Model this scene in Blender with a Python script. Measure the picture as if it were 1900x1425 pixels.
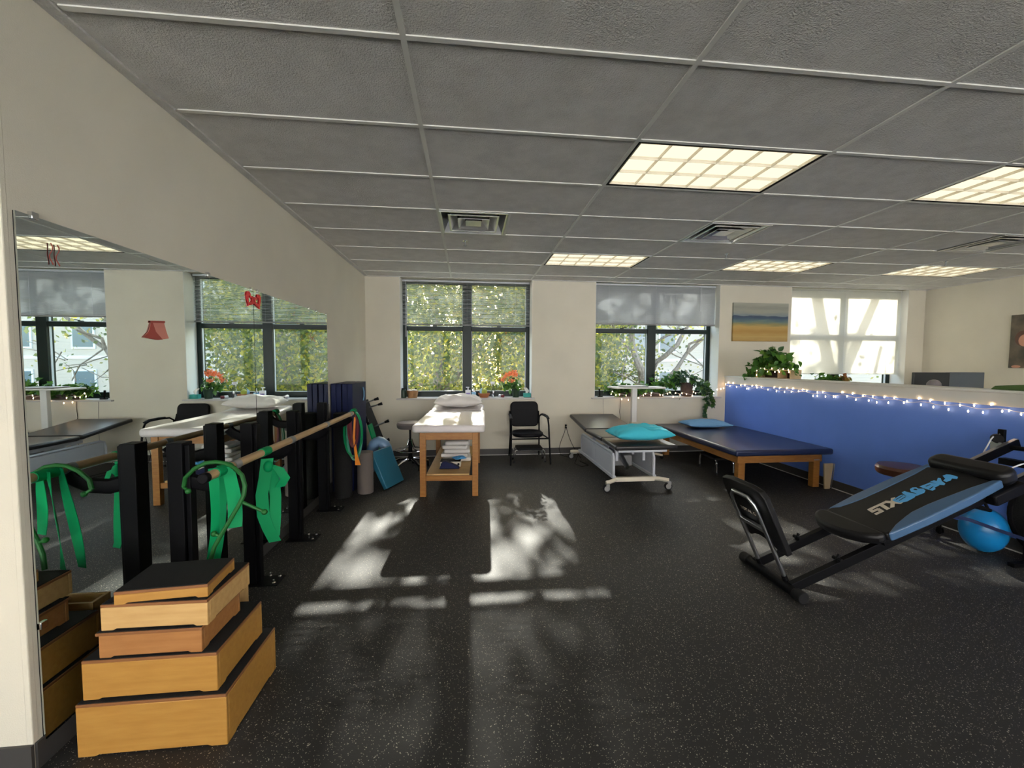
import bpy, bmesh, math, random
from mathutils import Vector, Matrix, noise, Euler
random.seed(7)
S = bpy.context.scene
for o in list(bpy.data.objects): bpy.data.objects.remove(o)
PI = math.pi
# ------------------------------------------------------------ camera
cam_d = bpy.data.cameras.new('camera'); cam = bpy.data.objects.new('camera', cam_d); S.collection.objects.link(cam)
R_ = Vector((0.99432621, -0.1062925, 0.00415914)); W_ = Vector((0.10636372, 0.99293206, -0.05265619)); U_ = R_.cross(W_)
R_.normalize(); U_.normalize()
cam.matrix_world = Matrix(((R_.x, U_.x, -W_.x, 0), (R_.y, U_.y, -W_.y, 0), (R_.z, U_.z, -W_.z, 1.4487), (0, 0, 0, 1)))
cam_d.sensor_fit = 'HORIZONTAL'; cam_d.sensor_width = 36; cam_d.lens = 758.7 / 1900 * 36
cam_d.clip_start = .05; cam_d.clip_end = 300
S.camera = cam
# ------------------------------------------------------------ world, sun, exposure
SUN_D = Vector((-0.010, -1.0, -0.490)).normalized()      # the way sunlight travels
w = bpy.data.worlds.new('world'); S.world = w; w.use_nodes = True
nt = w.node_tree; nt.nodes.clear()
sky = nt.nodes.new('ShaderNodeTexSky'); sky.sky_type = 'NISHITA'; sky.sun_disc = False
sky.sun_elevation = math.radians(26); sky.sun_rotation = math.radians(0); sky.air_density = 1.2; sky.dust_density = 2.0
bg = nt.nodes.new('ShaderNodeBackground'); bg.inputs[1].default_value = .42
ow = nt.nodes.new('ShaderNodeOutputWorld')
nt.links.new(sky.outputs[0], bg.inputs[0]); nt.links.new(bg.outputs[0], ow.inputs[0])
sd = bpy.data.lights.new('sun', 'SUN'); sun = bpy.data.objects.new('sun', sd); S.collection.objects.link(sun)
sd.energy = 4.6; sd.color = (1, .96, .90); sd.angle = math.radians(.6)
sun.rotation_mode = 'QUATERNION'; sun.rotation_quaternion = SUN_D.to_track_quat('-Z', 'Y'); sun.location = (0, 30, 20)
LAMP = 0.40
S.view_settings.view_transform = 'Standard'; S.view_settings.look = 'None'; S.view_settings.gamma = 1
S.view_settings.exposure = 1.75; S.view_settings.use_curve_mapping = False
cy = S.cycles
cy.max_bounces = 7; cy.diffuse_bounces = 4; cy.glossy_bounces = 4; cy.transmission_bounces = 4; cy.transparent_max_bounces = 12
cy.caustics_reflective = False; cy.caustics_refractive = False; cy.sample_clamp_indirect = 4.0; cy.use_denoising = True
cy.use_adaptive_sampling = True; cy.adaptive_threshold = .02

# ------------------------------------------------------------ materials
def mat(name, col, rough=.6, metal=0, spec=.5, **k):
    m = bpy.data.materials.new(name); m.use_nodes = True
    n = m.node_tree.nodes; l = m.node_tree.links; p = n['Principled BSDF']
    p.inputs['Base Color'].default_value = (*col, 1); p.inputs['Roughness'].default_value = rough
    p.inputs['Metallic'].default_value = metal; p.inputs['Specular IOR Level'].default_value = spec
    if 'emit' in k:
        p.inputs['Emission Color'].default_value = (*k['emit'], 1); p.inputs['Emission Strength'].default_value = k['es']
    tc = n.new('ShaderNodeTexCoord')
    if 'var' in k:      # colour variation: (other colour, scale, stretch xyz)
        c2, sc, st = k['var']
        mp = n.new('ShaderNodeMapping'); mp.inputs['Scale'].default_value = st
        tx = n.new('ShaderNodeTexNoise'); tx.inputs['Scale'].default_value = sc; tx.inputs['Detail'].default_value = 5
        cr = n.new('ShaderNodeValToRGB'); cr.color_ramp.elements[0].position = .35; cr.color_ramp.elements[1].position = .68
        cr.color_ramp.elements[0].color = (*col, 1); cr.color_ramp.elements[1].color = (*c2, 1)
        l.new(tc.outputs['Object'], mp.inputs[0]); l.new(mp.outputs[0], tx.inputs[0]); l.new(tx.outputs[0], cr.inputs[0]); l.new(cr.outputs[0], p.inputs['Base Color'])
    if 'bump' in k:
        sc, st = k['bump']
        tb = n.new('ShaderNodeTexNoise'); tb.inputs['Scale'].default_value = sc; tb.inputs['Detail'].default_value = 4
        b = n.new('ShaderNodeBump'); b.inputs['Strength'].default_value = st; b.inputs['Distance'].default_value = .01
        l.new(tc.outputs['Object'], tb.inputs[0]); l.new(tb.outputs[0], b.inputs['Height']); l.new(b.outputs[0], p.inputs['Normal'])
    return m
M = {}
def wallmat(name, c):
    return mat(name, c, .75, spec=.2, var=(tuple(x * .94 for x in c), 2.0, (1, 1, 1)), bump=(220, .12))
M['wall'] = wallmat('wall_paint', (.72, .675, .56))
M['white'] = mat('white_paint', (.78, .77, .74), .5)
M['blue_wall'] = mat('blue_paint', (.15, .285, .84), .7, spec=.2, var=((.14, .27, .80), 3, (1, 1, 1)), bump=(220, .1))
M['bar'] = mat('ceiling_bar_paint', (.78, .77, .72), .45)
M['tile'] = mat('ceiling_tile', (.74, .72, .69), .9, spec=.1, var=((.65, .63, .60), 9, (1, 1, 1)), bump=(140, .9))
M['trimgrey'] = mat('vinyl_base', (.055, .052, .05), .45)
M['frame'] = mat('window_frame_dark_green', (.006, .016, .014), .35, spec=.25)
M['frame_lt'] = mat('frame_light_edge', (.6, .65, .7), .4)
M['sill'] = mat('sill_board', (.55, .52, .50), .35, bump=(30, .05))
M['black'] = mat('black_metal', (.004, .004, .005), .5, spec=.10)
M['vinylblk'] = mat('black_vinyl', (.006, .006, .007), .42, spec=.28, bump=(300, .08))
M['rubber'] = mat('black_rubber', (.007, .007, .008), .7, spec=.25, bump=(500, .3))
M['chairvinyl'] = mat('chair_vinyl', (.005, .005, .007), .55, spec=.15, bump=(300, .08))
M['chrome'] = mat('chrome', (.75, .75, .76), .14, 1)
M['ventmetal'] = mat('vent_metal', (.80, .80, .78), .3, .75)
M['alu'] = mat('brushed_metal', (.42, .43, .44), .32, 1)
M['oak'] = mat('oak_wood', (.37, .165, .035), .42, var=((.29, .115, .022), 6, (2, 2, 14)), bump=(60, .05))
M['ply'] = mat('birch_ply', (.46, .235, .048), .5, var=((.40, .19, .035), 4, (1.5, 12, 12)), bump=(90, .05))
M['ply2'] = mat('birch_ply_pale', (.60, .38, .15), .5, var=((.52, .31, .11), 4, (1.5, 12, 12)), bump=(90, .05))
M['plyd'] = mat('birch_ply_reddish', (.40, .18, .055), .5, var=((.34, .14, .04), 4, (1.5, 12, 12)), bump=(90, .05))
M['edge'] = mat('ply_edge', (.24, .095, .03), .5)
M['mat_top'] = mat('step_rubber_top', (.010, .010, .011), .85, spec=.3, bump=(400, .5))
M['dowel'] = mat('wood_dowel', (.52, .34, .17), .4, var=((.44, .27, .13), 5, (10, 1, 10)))
M['sheet'] = mat('white_vinyl', (.74, .69, .68), .42)
M['linen'] = mat('white_linen', (.80, .76, .72), .85, bump=(12, .35))
M['navyvinyl'] = mat('navy_vinyl', (.014, .022, .065), .3, var=((.022, .03, .078), 2, (1, 1, 1)))
M['navymat'] = mat('navy_mat_vinyl', (.004, .009, .050), .45, spec=.2)
M['charvinyl'] = mat('charcoal_vinyl', (.018, .017, .018), .28)
M['cyan'] = mat('turquoise_cotton', (.05, .50, .64), .8, bump=(9, .4))
M['ltblue'] = mat('light_blue_cotton', (.16, .36, .60), .8, bump=(9, .4))
M['cream'] = mat('cream_enamel', (.70, .64, .52), .35)
M['enamel'] = mat('grey_white_enamel', (.52, .54, .58), .35)
M['greyplas'] = mat('grey_plastic', (.25, .25, .25), .5)
M['greyvinyl'] = mat('grey_vinyl', (.24, .21, .22), .4)
M['greyfoam'] = mat('grey_foam', (.16, .135, .12), .85, bump=(200, .3))
M['blkfoam'] = mat('black_foam', (.010, .010, .010), .8, spec=.2, var=((.02, .02, .02), 180, (1, 1, 1)), bump=(200, .4))
M['teal'] = mat('teal_vinyl', (.02, .14, .22), .45)
M['bolster'] = mat('pale_blue_vinyl', (.20, .34, .52), .3, bump=(7, .4))
M['ball'] = mat('blue_ball_vinyl', (.008, .19, .48), .28)
M['stripblue'] = mat('blue_vinyl_side', (.055, .12, .23), .33)
M['letter_w'] = mat('white_print', (.62, .55, .45), .5)
M['letter_b'] = mat('blue_print', (.09, .40, .80), .5)
M['brown'] = mat('brown_vinyl', (.095, .035, .02), .28)
M['band_g'] = mat('green_latex', (.0, .27, .09), .6, spec=.2)
M['cane'] = mat('dark_green_plastic', (.010, .105, .018), .45, spec=.3)
M['band_r'] = mat('maroon_latex', (.18, .03, .045), .55)
M['band_o'] = mat('orange_latex', (.85, .27, .015), .5)
M['band_t'] = mat('pale_teal_latex', (.12, .48, .36), .5)
M['terracotta'] = mat('terracotta', (.42, .15, .06), .7)
M['wicker'] = mat('wicker', (.45, .24, .11), .8, var=((.30, .15, .06), 60, (1, 1, 3)), bump=(90, .8))
M['darkpot'] = mat('dark_green_pot', (.02, .045, .025), .4)
M['woodpot'] = mat('ribbed_wood_pot', (.07, .05, .045), .7, var=((.035, .022, .02), 40, (3, 3, .2)))
M['stem'] = mat('stem', (.06, .12, .03), .7)
M['soil'] = mat('soil', (.03, .02, .015), .9)
M['red'] = mat('red_foil', (.90, .035, .04), .3)
M['pink'] = mat('salmon_paper', (.72, .28, .22), .7)
M['pinkd'] = mat('salmon_paper_dark', (.42, .08, .06), .7)
M['orangefl'] = mat('orange_petal', (.90, .20, .05), .6, var=((.85, .32, .16), 40, (1, 1, 1)))
M['screen'] = mat('monitor_back', (.025, .03, .034), .35)
M['screen2'] = mat('monitor_back_grey', (.10, .12, .14), .35)
M['tan'] = mat('tan_board', (.45, .34, .20), .6)
M['inside'] = mat('dark_brown_inside', (.03, .015, .01), .8)
M['tissue'] = mat('turquoise_card', (.02, .32, .28), .6)
M['plastic_w'] = mat('white_plastic', (.75, .75, .80), .35)
M['plastic_b'] = mat('pale_blue_plastic', (.25, .50, .72), .3)
M['lavender'] = mat('lavender_label', (.25, .2, .5), .5)
M['pear'] = mat('green_fruit_skin', (.35, .42, .06), .5)
M['bark'] = mat('bark', (.34, .29, .24), .9, var=((.20, .16, .13), 8, (3, 3, 1)), bump=(30, .8))
M['ground'] = mat('ground', (.16, .16, .12), .9, var=((.1, .12, .05), .6, (1, 1, 1)))
M['brick'] = mat('outer_wall', (.3, .2, .16), .8)
M['trimw'] = mat('white_trim', (.75, .75, .75), .6)
M['facade'] = mat('bounce_facade_paint', (.78, .80, .84), .7)
M['winglass'] = mat('far_window_glass', (.12, .17, .2), .1)
M['roofing'] = mat('roofing', (.12, .11, .11), .8)

def siding():
    m = mat('lap_siding', (.60, .52, .45), .75); n = m.node_tree.nodes; l = m.node_tree.links; p = n['Principled BSDF']
    g = n.new('ShaderNodeNewGeometry'); s = n.new('ShaderNodeSeparateXYZ'); a = n.new('ShaderNodeMath'); a.operation = 'FRACT'; mu = n.new('ShaderNodeMath'); mu.operation = 'MULTIPLY'; mu.inputs[1].default_value = 5
    l.new(g.outputs['Position'], s.inputs[0]); l.new(s.outputs['Z'], mu.inputs[0]); l.new(mu.outputs[0], a.inputs[0])
    b = n.new('ShaderNodeBump'); b.inputs['Distance'].default_value = .03; l.new(a.outputs[0], b.inputs['Height']); l.new(b.outputs[0], p.inputs['Normal'])
    return m
M['siding'] = siding()

def floormat():
    m = mat('speckled_rubber_floor', (.018, .0165, .0155), .5, spec=.5); n = m.node_tree.nodes; l = m.node_tree.links; p = n['Principled BSDF']
    tc = n.new('ShaderNodeTexCoord')
    nz = n.new('ShaderNodeTexNoise'); nz.inputs['Scale'].default_value = 38; nz.inputs['Detail'].default_value = 1
    mx = n.new('ShaderNodeMixRGB'); mx.blend_type = 'ADD'; mx.inputs[0].default_value = .02
    l.new(tc.outputs['Object'], nz.inputs[0]); l.new(tc.outputs['Object'], mx.inputs[1]); l.new(nz.outputs['Color'], mx.inputs[2])
    last = None; base = None
    for sc, thr, keep in ((70, .17, .62), (150, .22, .55)):
        v = n.new('ShaderNodeTexVoronoi'); v.inputs['Scale'].default_value = sc; v.inputs['Randomness'].default_value = 1
        l.new(mx.outputs[0], v.inputs['Vector'])
        lt = n.new('ShaderNodeMath'); lt.operation = 'LESS_THAN'; lt.inputs[1].default_value = thr
        l.new(v.outputs['Distance'], lt.inputs[0])
        sp = n.new('ShaderNodeSeparateColor'); l.new(v.outputs['Color'], sp.inputs[0])
        gt = n.new('ShaderNodeMath'); gt.operation = 'GREATER_THAN'; gt.inputs[1].default_value = keep; l.new(sp.outputs[0], gt.inputs[0])
        mu = n.new('ShaderNodeMath'); mu.operation = 'MULTIPLY'; l.new(lt.outputs[0], mu.inputs[0]); l.new(gt.outputs[0], mu.inputs[1])
        if last is None: last = mu
        else:
            a = n.new('ShaderNodeMath'); a.operation = 'MAXIMUM'; l.new(last.outputs[0], a.inputs[0]); l.new(mu.outputs[0], a.inputs[1]); last = a
    c = n.new('ShaderNodeMixRGB'); c.inputs[1].default_value = (.018, .0165, .0155, 1); c.inputs[2].default_value = (.42, .38, .30, 1)
    l.new(last.outputs[0], c.inputs[0]); l.new(c.outputs[0], p.inputs['Base Color'])
    p.inputs['Roughness'].default_value = .64
    tb = n.new('ShaderNodeTexNoise'); tb.inputs['Scale'].default_value = 350
    b = n.new('ShaderNodeBump'); b.inputs['Strength'].default_value = .25; b.inputs['Distance'].default_value = .004
    l.new(tc.outputs['Object'], tb.inputs[0]); l.new(tb.outputs[0], b.inputs['Height']); l.new(b.outputs[0], p.inputs['Normal'])
    return m
M['floor'] = floormat()

def leafmat(name, cols, trans=.5, tcol=1.2):
    m = bpy.data.materials.new(name); m.use_nodes = True; n = m.node_tree.nodes; l = m.node_tree.links; n.clear()
    o = n.new('ShaderNodeOutputMaterial'); g = n.new('ShaderNodeNewGeometry'); cr = n.new('ShaderNodeValToRGB')
    cr.color_ramp.interpolation = 'CONSTANT'
    while len(cr.color_ramp.elements) < len(cols): cr.color_ramp.elements.new(.5)
    for i, c in enumerate(cols): cr.color_ramp.elements[i].position = i / len(cols); cr.color_ramp.elements[i].color = (*c, 1)
    l.new(g.outputs['Random Per Island'], cr.inputs[0])
    d = n.new('ShaderNodeBsdfPrincipled'); d.inputs['Roughness'].default_value = .45; t = n.new('ShaderNodeBsdfTranslucent'); x = n.new('ShaderNodeMixShader'); x.inputs[0].default_value = trans
    l.new(cr.outputs[0], d.inputs['Base Color']); l.new(cr.outputs[0], t.inputs[0])
    l.new(d.outputs[0], x.inputs[1]); l.new(t.outputs[0], x.inputs[2]); l.new(x.outputs[0], o.inputs[0])
    return m
M['treeleaf'] = leafmat('autumn_leaves', [(.22, .26, .07), (.38, .40, .09), (.17, .21, .09), (.66, .58, .09), (.21, .24, .11), (.30, .33, .13), (.52, .45, .13), (.16, .20, .11)], .55)
M['redleaf'] = leafmat('orange_autumn_leaves', [(.45, .18, .06), (.5, .3, .06), (.35, .12, .05), (.3, .3, .06)], .55)
M['plant'] = leafmat('houseplant_leaves', [(.05, .16, .02), (.09, .24, .03), (.03, .10, .02), (.14, .30, .04), (.06, .18, .03)], .3)
M['ivy'] = leafmat('ivy_leaves', [(.03, .10, .03), (.06, .16, .03), (.02, .07, .03), (.05, .14, .07), (.09, .20, .04)], .3)

def glassmat(name, tint, gl=.06):
    m = bpy.data.materials.new(name); m.use_nodes = True; n = m.node_tree.nodes; l = m.node_tree.links; n.clear()
    o = n.new('ShaderNodeOutputMaterial'); t = n.new('ShaderNodeBsdfTransparent'); t.inputs[0].default_value = (*tint, 1)
    g = n.new('ShaderNodeBsdfGlossy'); g.inputs['Roughness'].default_value = .02; x = n.new('ShaderNodeMixShader'); x.inputs[0].default_value = gl
    l.new(t.outputs[0], x.inputs[1]); l.new(g.outputs[0], x.inputs[2]); l.new(x.outputs[0], o.inputs[0]); return m
M['glass'] = glassmat('window_glass', (.90, .91, .88), .010)
M['clear'] = glassmat('clear_plastic', (.80, .84, .86), .12)

def mirrormat():
    m = bpy.data.materials.new('mirror_glass'); m.use_nodes = True; n = m.node_tree.nodes; l = m.node_tree.links; n.clear()
    o = n.new('ShaderNodeOutputMaterial'); g = n.new('ShaderNodeBsdfGlossy'); g.inputs['Roughness'].default_value = 0; g.inputs[0].default_value = (.80, .86, .84, 1)
    l.new(g.outputs[0], o.inputs[0]); return m
M['mirror'] = mirrormat()

def blindmat(name, col, tr):
    m = bpy.data.materials.new(name); m.use_nodes = True; n = m.node_tree.nodes; l = m.node_tree.links; n.clear()
    o = n.new('ShaderNodeOutputMaterial'); d = n.new('ShaderNodeBsdfPrincipled'); d.inputs['Base Color'].default_value = (*col, 1); d.inputs['Roughness'].default_value = .45
    t = n.new('ShaderNodeBsdfTranslucent'); t.inputs[0].default_value = (*col, 1); x = n.new('ShaderNodeMixShader'); x.inputs[0].default_value = tr
    l.new(d.outputs[0], x.inputs[1]); l.new(t.outputs[0], x.inputs[2]); l.new(x.outputs[0], o.inputs[0]); return m
M['blind'] = blindmat('blind_slat_grey', (.50, .52, .54), .18)
M['blinda'] = blindmat('blind_slat_pale', (.66, .67, .66), .35)
M['blindw'] = blindmat('blind_slat_white', (.86, .85, .80), .6)

def emitmat(name, col, st):
    m = bpy.data.materials.new(name); m.use_nodes = True; n = m.node_tree.nodes; l = m.node_tree.links; n.clear()
    o = n.new('ShaderNodeOutputMaterial'); e = n.new('ShaderNodeEmission'); e.inputs[0].default_value = (*col, 1); e.inputs[1].default_value = st
    l.new(e.outputs[0], o.inputs[0]); return m
M['lamp'] = emitmat('fluorescent_glow', (1, .87, .60), LAMP)
M['louver'] = mat('louver_white', (.72, .68, .58), .3)
M['bulb'] = emitmat('warm_bulb', (1, .62, .32), 9)

def painting():
    m = mat('seascape_paint', (.5, .5, .5), .7); n = m.node_tree.nodes; l = m.node_tree.links; p = n['Principled BSDF']
    tc = n.new('ShaderNodeTexCoord'); s = n.new('ShaderNodeSeparateXYZ'); l.new(tc.outputs['Generated'], s.inputs[0])
    mp = n.new('ShaderNodeMapping'); mp.inputs['Scale'].default_value = (2.5, 1, 14); tx = n.new('ShaderNodeTexNoise'); tx.inputs['Scale'].default_value = 1.2; tx.inputs['Detail'].default_value = 4
    l.new(tc.outputs['Generated'], mp.inputs[0]); l.new(mp.outputs[0], tx.inputs[0])
    ma = n.new('ShaderNodeMath'); ma.operation = 'MULTIPLY_ADD'; ma.inputs[1].default_value = .16; l.new(tx.outputs[0], ma.inputs[0])
    sb = n.new('ShaderNodeMath'); sb.operation = 'SUBTRACT'; sb.inputs[1].default_value = .08; l.new(s.outputs['Z'], sb.inputs[0]); l.new(sb.outputs[0], ma.inputs[2])
    cr = n.new('ShaderNodeValToRGB'); e = cr.color_ramp.elements
    st = [(0, (.42, .27, .09)), (.12, (.52, .36, .13)), (.25, (.45, .27, .07)), (.38, (.55, .36, .12)), (.44, (.30, .27, .12)), (.52, (.15, .22, .20)), (.58, (.07, .12, .18)), (.655, (.05, .075, .13)), (.67, (.22, .28, .30)), (.78, (.36, .36, .30)), (.88, (.30, .31, .26)), (1, (.42, .42, .36))]
    while len(e) < len(st): e.new(.5)
    for i, (q, c) in enumerate(st): e[i].position = q; e[i].color = (*c, 1)
    l.new(ma.outputs[0], cr.inputs[0]); l.new(cr.outputs[0], p.inputs['Base Color']); return m
M['seascape'] = painting()
M['photoprint'] = mat('dark_photo_print', (.05, .05, .035), .5, var=((.16, .12, .08), 7, (1, 1, 1)))
M['skin'] = mat('face_print', (.60, .30, .20), .6)

# ------------------------------------------------------------ mesh helpers
class G:
    def __init__(s): s.b = bmesh.new()
    def _x(s, vs, X):
        if X is not None: bmesh.ops.transform(s.b, matrix=X, verts=vs)
    def box(s, x0, x1, y0, y1, z0, z1, X=None):
        v = [s.b.verts.new((x, y, z)) for x in (x0, x1) for y in (y0, y1) for z in (z0, z1)]
        for f in ((0, 1, 3, 2), (4, 6, 7, 5), (0, 4, 5, 1), (2, 3, 7, 6), (0, 2, 6, 4), (1, 5, 7, 3)): s.b.faces.new([v[i] for i in f])
        s._x(v, X); return s
    def prism(s, pts, z0, z1, X=None):
        a = sum(pts[i][0] * pts[(i + 1) % len(pts)][1] - pts[(i + 1) % len(pts)][0] * pts[i][1] for i in range(len(pts)))
        if a < 0: pts = pts[::-1]
        lo = [s.b.verts.new((p[0], p[1], z0)) for p in pts]; hi = [s.b.verts.new((p[0], p[1], z1)) for p in pts]; n = len(pts)
        s.b.faces.new(lo[::-1]); s.b.faces.new(hi)
        for i in range(n): s.b.faces.new((lo[i], lo[(i + 1) % n], hi[(i + 1) % n], hi[i]))
        s._x(lo + hi, X); return s
    def tube(s, pts, r, n=10, X=None, cap=True, flat=None):
        pts = [Vector(p) for p in pts]; rs = r if isinstance(r, (list, tuple)) else [r] * len(pts)
        t0 = (pts[1] - pts[0]).normalized(); up = Vector((0, 0, 1)) if abs(t0.z) < .9 else Vector((0, 1, 0))
        nx = t0.cross(up).normalized(); rings = []; allv = []
        for i, p in enumerate(pts):
            t = (pts[min(i + 1, len(pts) - 1)] - pts[max(i - 1, 0)]).normalized()
            nx = (nx - t * nx.dot(t)).normalized(); ny = t.cross(nx)
            fl = flat or 1
            ring = [s.b.verts.new(p + (nx * math.cos(2 * PI * k / n) + ny * math.sin(2 * PI * k / n) * fl) * rs[i]) for k in range(n)]
            rings.append(ring); allv += ring
        for a, b in zip(rings, rings[1:]):
            for k in range(n): s.b.faces.new((a[k], a[(k + 1) % n], b[(k + 1) % n], b[k]))
        if cap: s.b.faces.new(rings[0][::-1]); s.b.faces.new(rings[-1])
        s._x(allv, X); return s
    def cyl(s, a, b, r, n=16, r1=None, X=None): return s.tube([a, b], [r, r if r1 is None else r1], n, X)
    def lathe(s, prof, c=(0, 0, 0), n=24, X=None, cap=True):
        rings = []; allv = []
        for r, z in prof:
            ring = [s.b.verts.new((c[0] + r * math.cos(2 * PI * k / n), c[1] + r * math.sin(2 * PI * k / n), c[2] + z)) for k in range(n)]
            rings.append(ring); allv += ring
        for a, b in zip(rings, rings[1:]):
            for k in range(n): s.b.faces.new((a[k], a[(k + 1) % n], b[(k + 1) % n], b[k]))
        if cap: s.b.faces.new(rings[0][::-1]); s.b.faces.new(rings[-1])
        s._x(allv, X); return s
    def ball(s, c, r, sx=1, sy=1, sz=1, n=16, X=None):
        X0 = Matrix.Translation(c) @ Matrix.Diagonal((sx, sy, sz, 1))
        if X is not None: X0 = X @ X0
        bmesh.ops.create_uvsphere(s.b, u_segments=n, v_segments=max(6, n * 2 // 3), radius=r, matrix=X0); return s
    def ribbon(s, pts, wv, th=.002, X=None):     # a flat band along pts; wv: width vector (or one per point)
        pts = [Vector(p) for p in pts]; ws = [Vector(q) for q in wv] if isinstance(wv[0], (list, tuple, Vector)) else [Vector(wv)] * len(pts)
        rows = []; allv = []
        for i, p in enumerate(pts):
            t = pts[min(i + 1, len(pts) - 1)] - pts[max(i - 1, 0)]; nn = t.cross(ws[i]).normalized() * th
            row = [s.b.verts.new(q) for q in (p - ws[i] - nn, p + ws[i] - nn, p + ws[i] + nn, p - ws[i] + nn)]
            rows.append(row); allv += row
        for a, b in zip(rows, rows[1:]):
            for k in range(4): s.b.faces.new((a[k], a[(k + 1) % 4], b[(k + 1) % 4], b[k]))
        s.b.faces.new(rows[0][::-1]); s.b.faces.new(rows[-1]); s._x(allv, X); return s
    def obj(s, name, m, parent=None, bevel=0, seg=2, smooth=True, ang=35, loc=None, rot=None, subs=0):
        bmesh.ops.recalc_face_normals(s.b, faces=s.b.faces)
        if smooth:
            for f in s.b.faces: f.smooth = True
            for e in s.b.edges:
                if len(e.link_faces) == 2 and e.calc_face_angle(0) > math.radians(ang): e.smooth = False
        me = bpy.data.meshes.new(name); s.b.to_mesh(me); s.b.free(); me.materials.append(M[m] if isinstance(m, str) else m)
        o = bpy.data.objects.new(name, me); S.collection.objects.link(o)
        if parent is not None: o.parent = parent
        if loc: o.location = loc
        if rot: o.rotation_euler = rot
        if bevel:
            b = o.modifiers.new('bevel', 'BEVEL'); b.width = bevel; b.segments = seg; b.limit_method = 'ANGLE'; b.angle_limit = math.radians(40); b.harden_normals = False
        if subs: q = o.modifiers.new('sub', 'SUBSURF'); q.levels = subs; q.render_levels = subs
        return o
def tag(o, label, cat, group=None, kind=None):
    o['label'] = label; o['category'] = cat
    if group: o['group'] = group
    if kind: o['kind'] = kind
    return o
def struct(o): o['kind'] = 'structure'; return o
def thing(name, label, cat, loc=(0, 0, 0), rz=0, group=None):
    o = bpy.data.objects.new(name, None); S.collection.objects.link(o); o.location = loc; o.rotation_euler = (0, 0, rz); o.empty_display_size = .1
    return tag(o, label, cat, group)
def dup(root, loc, rz=0, label=None, group=None):
    def rec(o, par):
        c = o.copy(); S.collection.objects.link(c)
        if par is not None: c.parent = par
        for ch in [q for q in bpy.data.objects if q.parent == o]: rec(ch, c)
        return c
    r = rec(root, None); r.location = loc; r.rotation_euler = (0, 0, rz)
    if label: r['label'] = label
    if group: r['group'] = group
    return r
def T(x=0, y=0, z=0): return Matrix.Translation((x, y, z))
def rot(a, ax): return Matrix.Rotation(math.radians(a), 4, ax)
def arc(c, r, a0, a1, n, plane='xz'):
    out = []
    for i in range(n + 1):
        a = math.radians(a0 + (a1 - a0) * i / n); u, v = r * math.cos(a), r * math.sin(a)
        out.append((c[0] + u, c[1], c[2] + v) if plane == 'xz' else (c[0], c[1] + u, c[2] + v) if plane == 'yz' else (c[0] + u, c[1] + v, c[2]))
    return out
def rrect(x0, x1, y0, y1, r, n=5):
    p = []
    for cx, cy_, a in ((x1 - r, y1 - r, 0), (x0 + r, y1 - r, 90), (x0 + r, y0 + r, 180), (x1 - r, y0 + r, 270)):
        for i in range(n + 1): t = math.radians(a + 90 * i / n); p.append((cx + r * math.cos(t), cy_ + r * math.sin(t)))
    return p

# ------------------------------------------------------------ room
XL, YW, XR, ZC = -1.523, 6.322, 7.85, 2.72
struct(G().box(-5.2, 8.05, -3.7, 6.8, -.15, 0).obj('floor', 'floor', smooth=False))
struct(G().box(XL - .14, XL, 1.55, YW + .35, 0, 3.0).obj('wall_left', 'wall', smooth=False))
struct(G().box(-5.2, XL - .002, 1.54, 1.68, 0, 3.0).obj('wall_hall', 'wall', smooth=False))
struct(G().box(XL - .02, XL + .001, 1.538, 1.56, .1, 3.0).obj('trim_1', 'wall', bevel=.004, smooth=False))
struct(G().box(-5.2, -5.0, -3.7, 1.54, 0, 3.0).obj('wall_hall_side', 'wall', smooth=False))
struct(G().box(XR, XR + .2, -3.7, YW + .4, 0, 3.0).obj('wall_right', 'wall', smooth=False))
g = G()
for a, b, z0, z1 in [(-5.2, 8.05, 0, .55), (-5.2, 8.05, 2.6, 3)] + [(q, q + .25, .55, 2.6) for q in (-5.2, -3.1, -1.0, 1.1, 3.2, 5.3, 7.8)]: g.box(a, b, -3.7, -3.5, z0, z1)
struct(g.obj('wall_back', 'wall', smooth=False))
WINS = ((-1.02, .989), (2.0, 4.083), (5.343, 7.52))
SILL, REV = .90, .25
g = G(); xs = [XL - .14]
for a, b in WINS: g.box(xs[-1], a, YW, YW + .35, 0, 3.0); g.box(a, b, YW, YW + .35, 0, SILL); g.box(a, b, YW, YW + .35, ZC + .01, 3.0); xs.append(b)
g.box(xs[-1], XR + .2, YW, YW + .35, 0, 3.0)
struct(g.obj('wall_window_side', 'wall', smooth=False))
# ceiling: tile cells, openings for fixtures
CX = [-5.0, -3.91, -2.69, -1.471, -.252, .967, 2.186, 3.405, 4.624, 5.843, 7.062, XR]
R0 = 1.709; DY = .6096
CYs = [-3.5] + [R0 + DY * j for j in range(-8, 8)] + [YW]
LIGHTS = [(.967, 1), (3.405, 1), (5.843, 1), (.967, 5), (3.405, 5), (5.843, 5), (.967, -3), (3.405, -3), (-2.69, -3)]  # unseen office, rear and hall fixtures are added to light the room
VENTS = [(-.252, 3), (2.186, 3), (5.234, 3)]
def hit(x0, x1, y0, y1):
    for lx, j in LIGHTS:
        if abs(x0 - lx) < .02 and abs(y0 - (R0 + DY * j)) < .02: return True
    return False
g = G()
for a, b in zip(CX, CX[1:]):
    for c, d in zip(CYs, CYs[1:]):
        if hit(a, b, c, d): continue
        v = [q for q in VENTS if a - .01 <= q[0] < b - .02 and abs(c - (R0 + DY * q[1])) < .02]
        if v:
            vx = v[0][0]
            if vx > a + .02: g.box(a, vx, c, d, ZC + .004, ZC + .02)
            if vx + .61 < b - .02: g.box(vx + .61, b, c, d, ZC + .004, ZC + .02)
        else: g.box(a, b, c, d, ZC + .004, ZC + .02)
struct(g.obj('ceiling', 'tile', smooth=False))
g = G()
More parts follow.
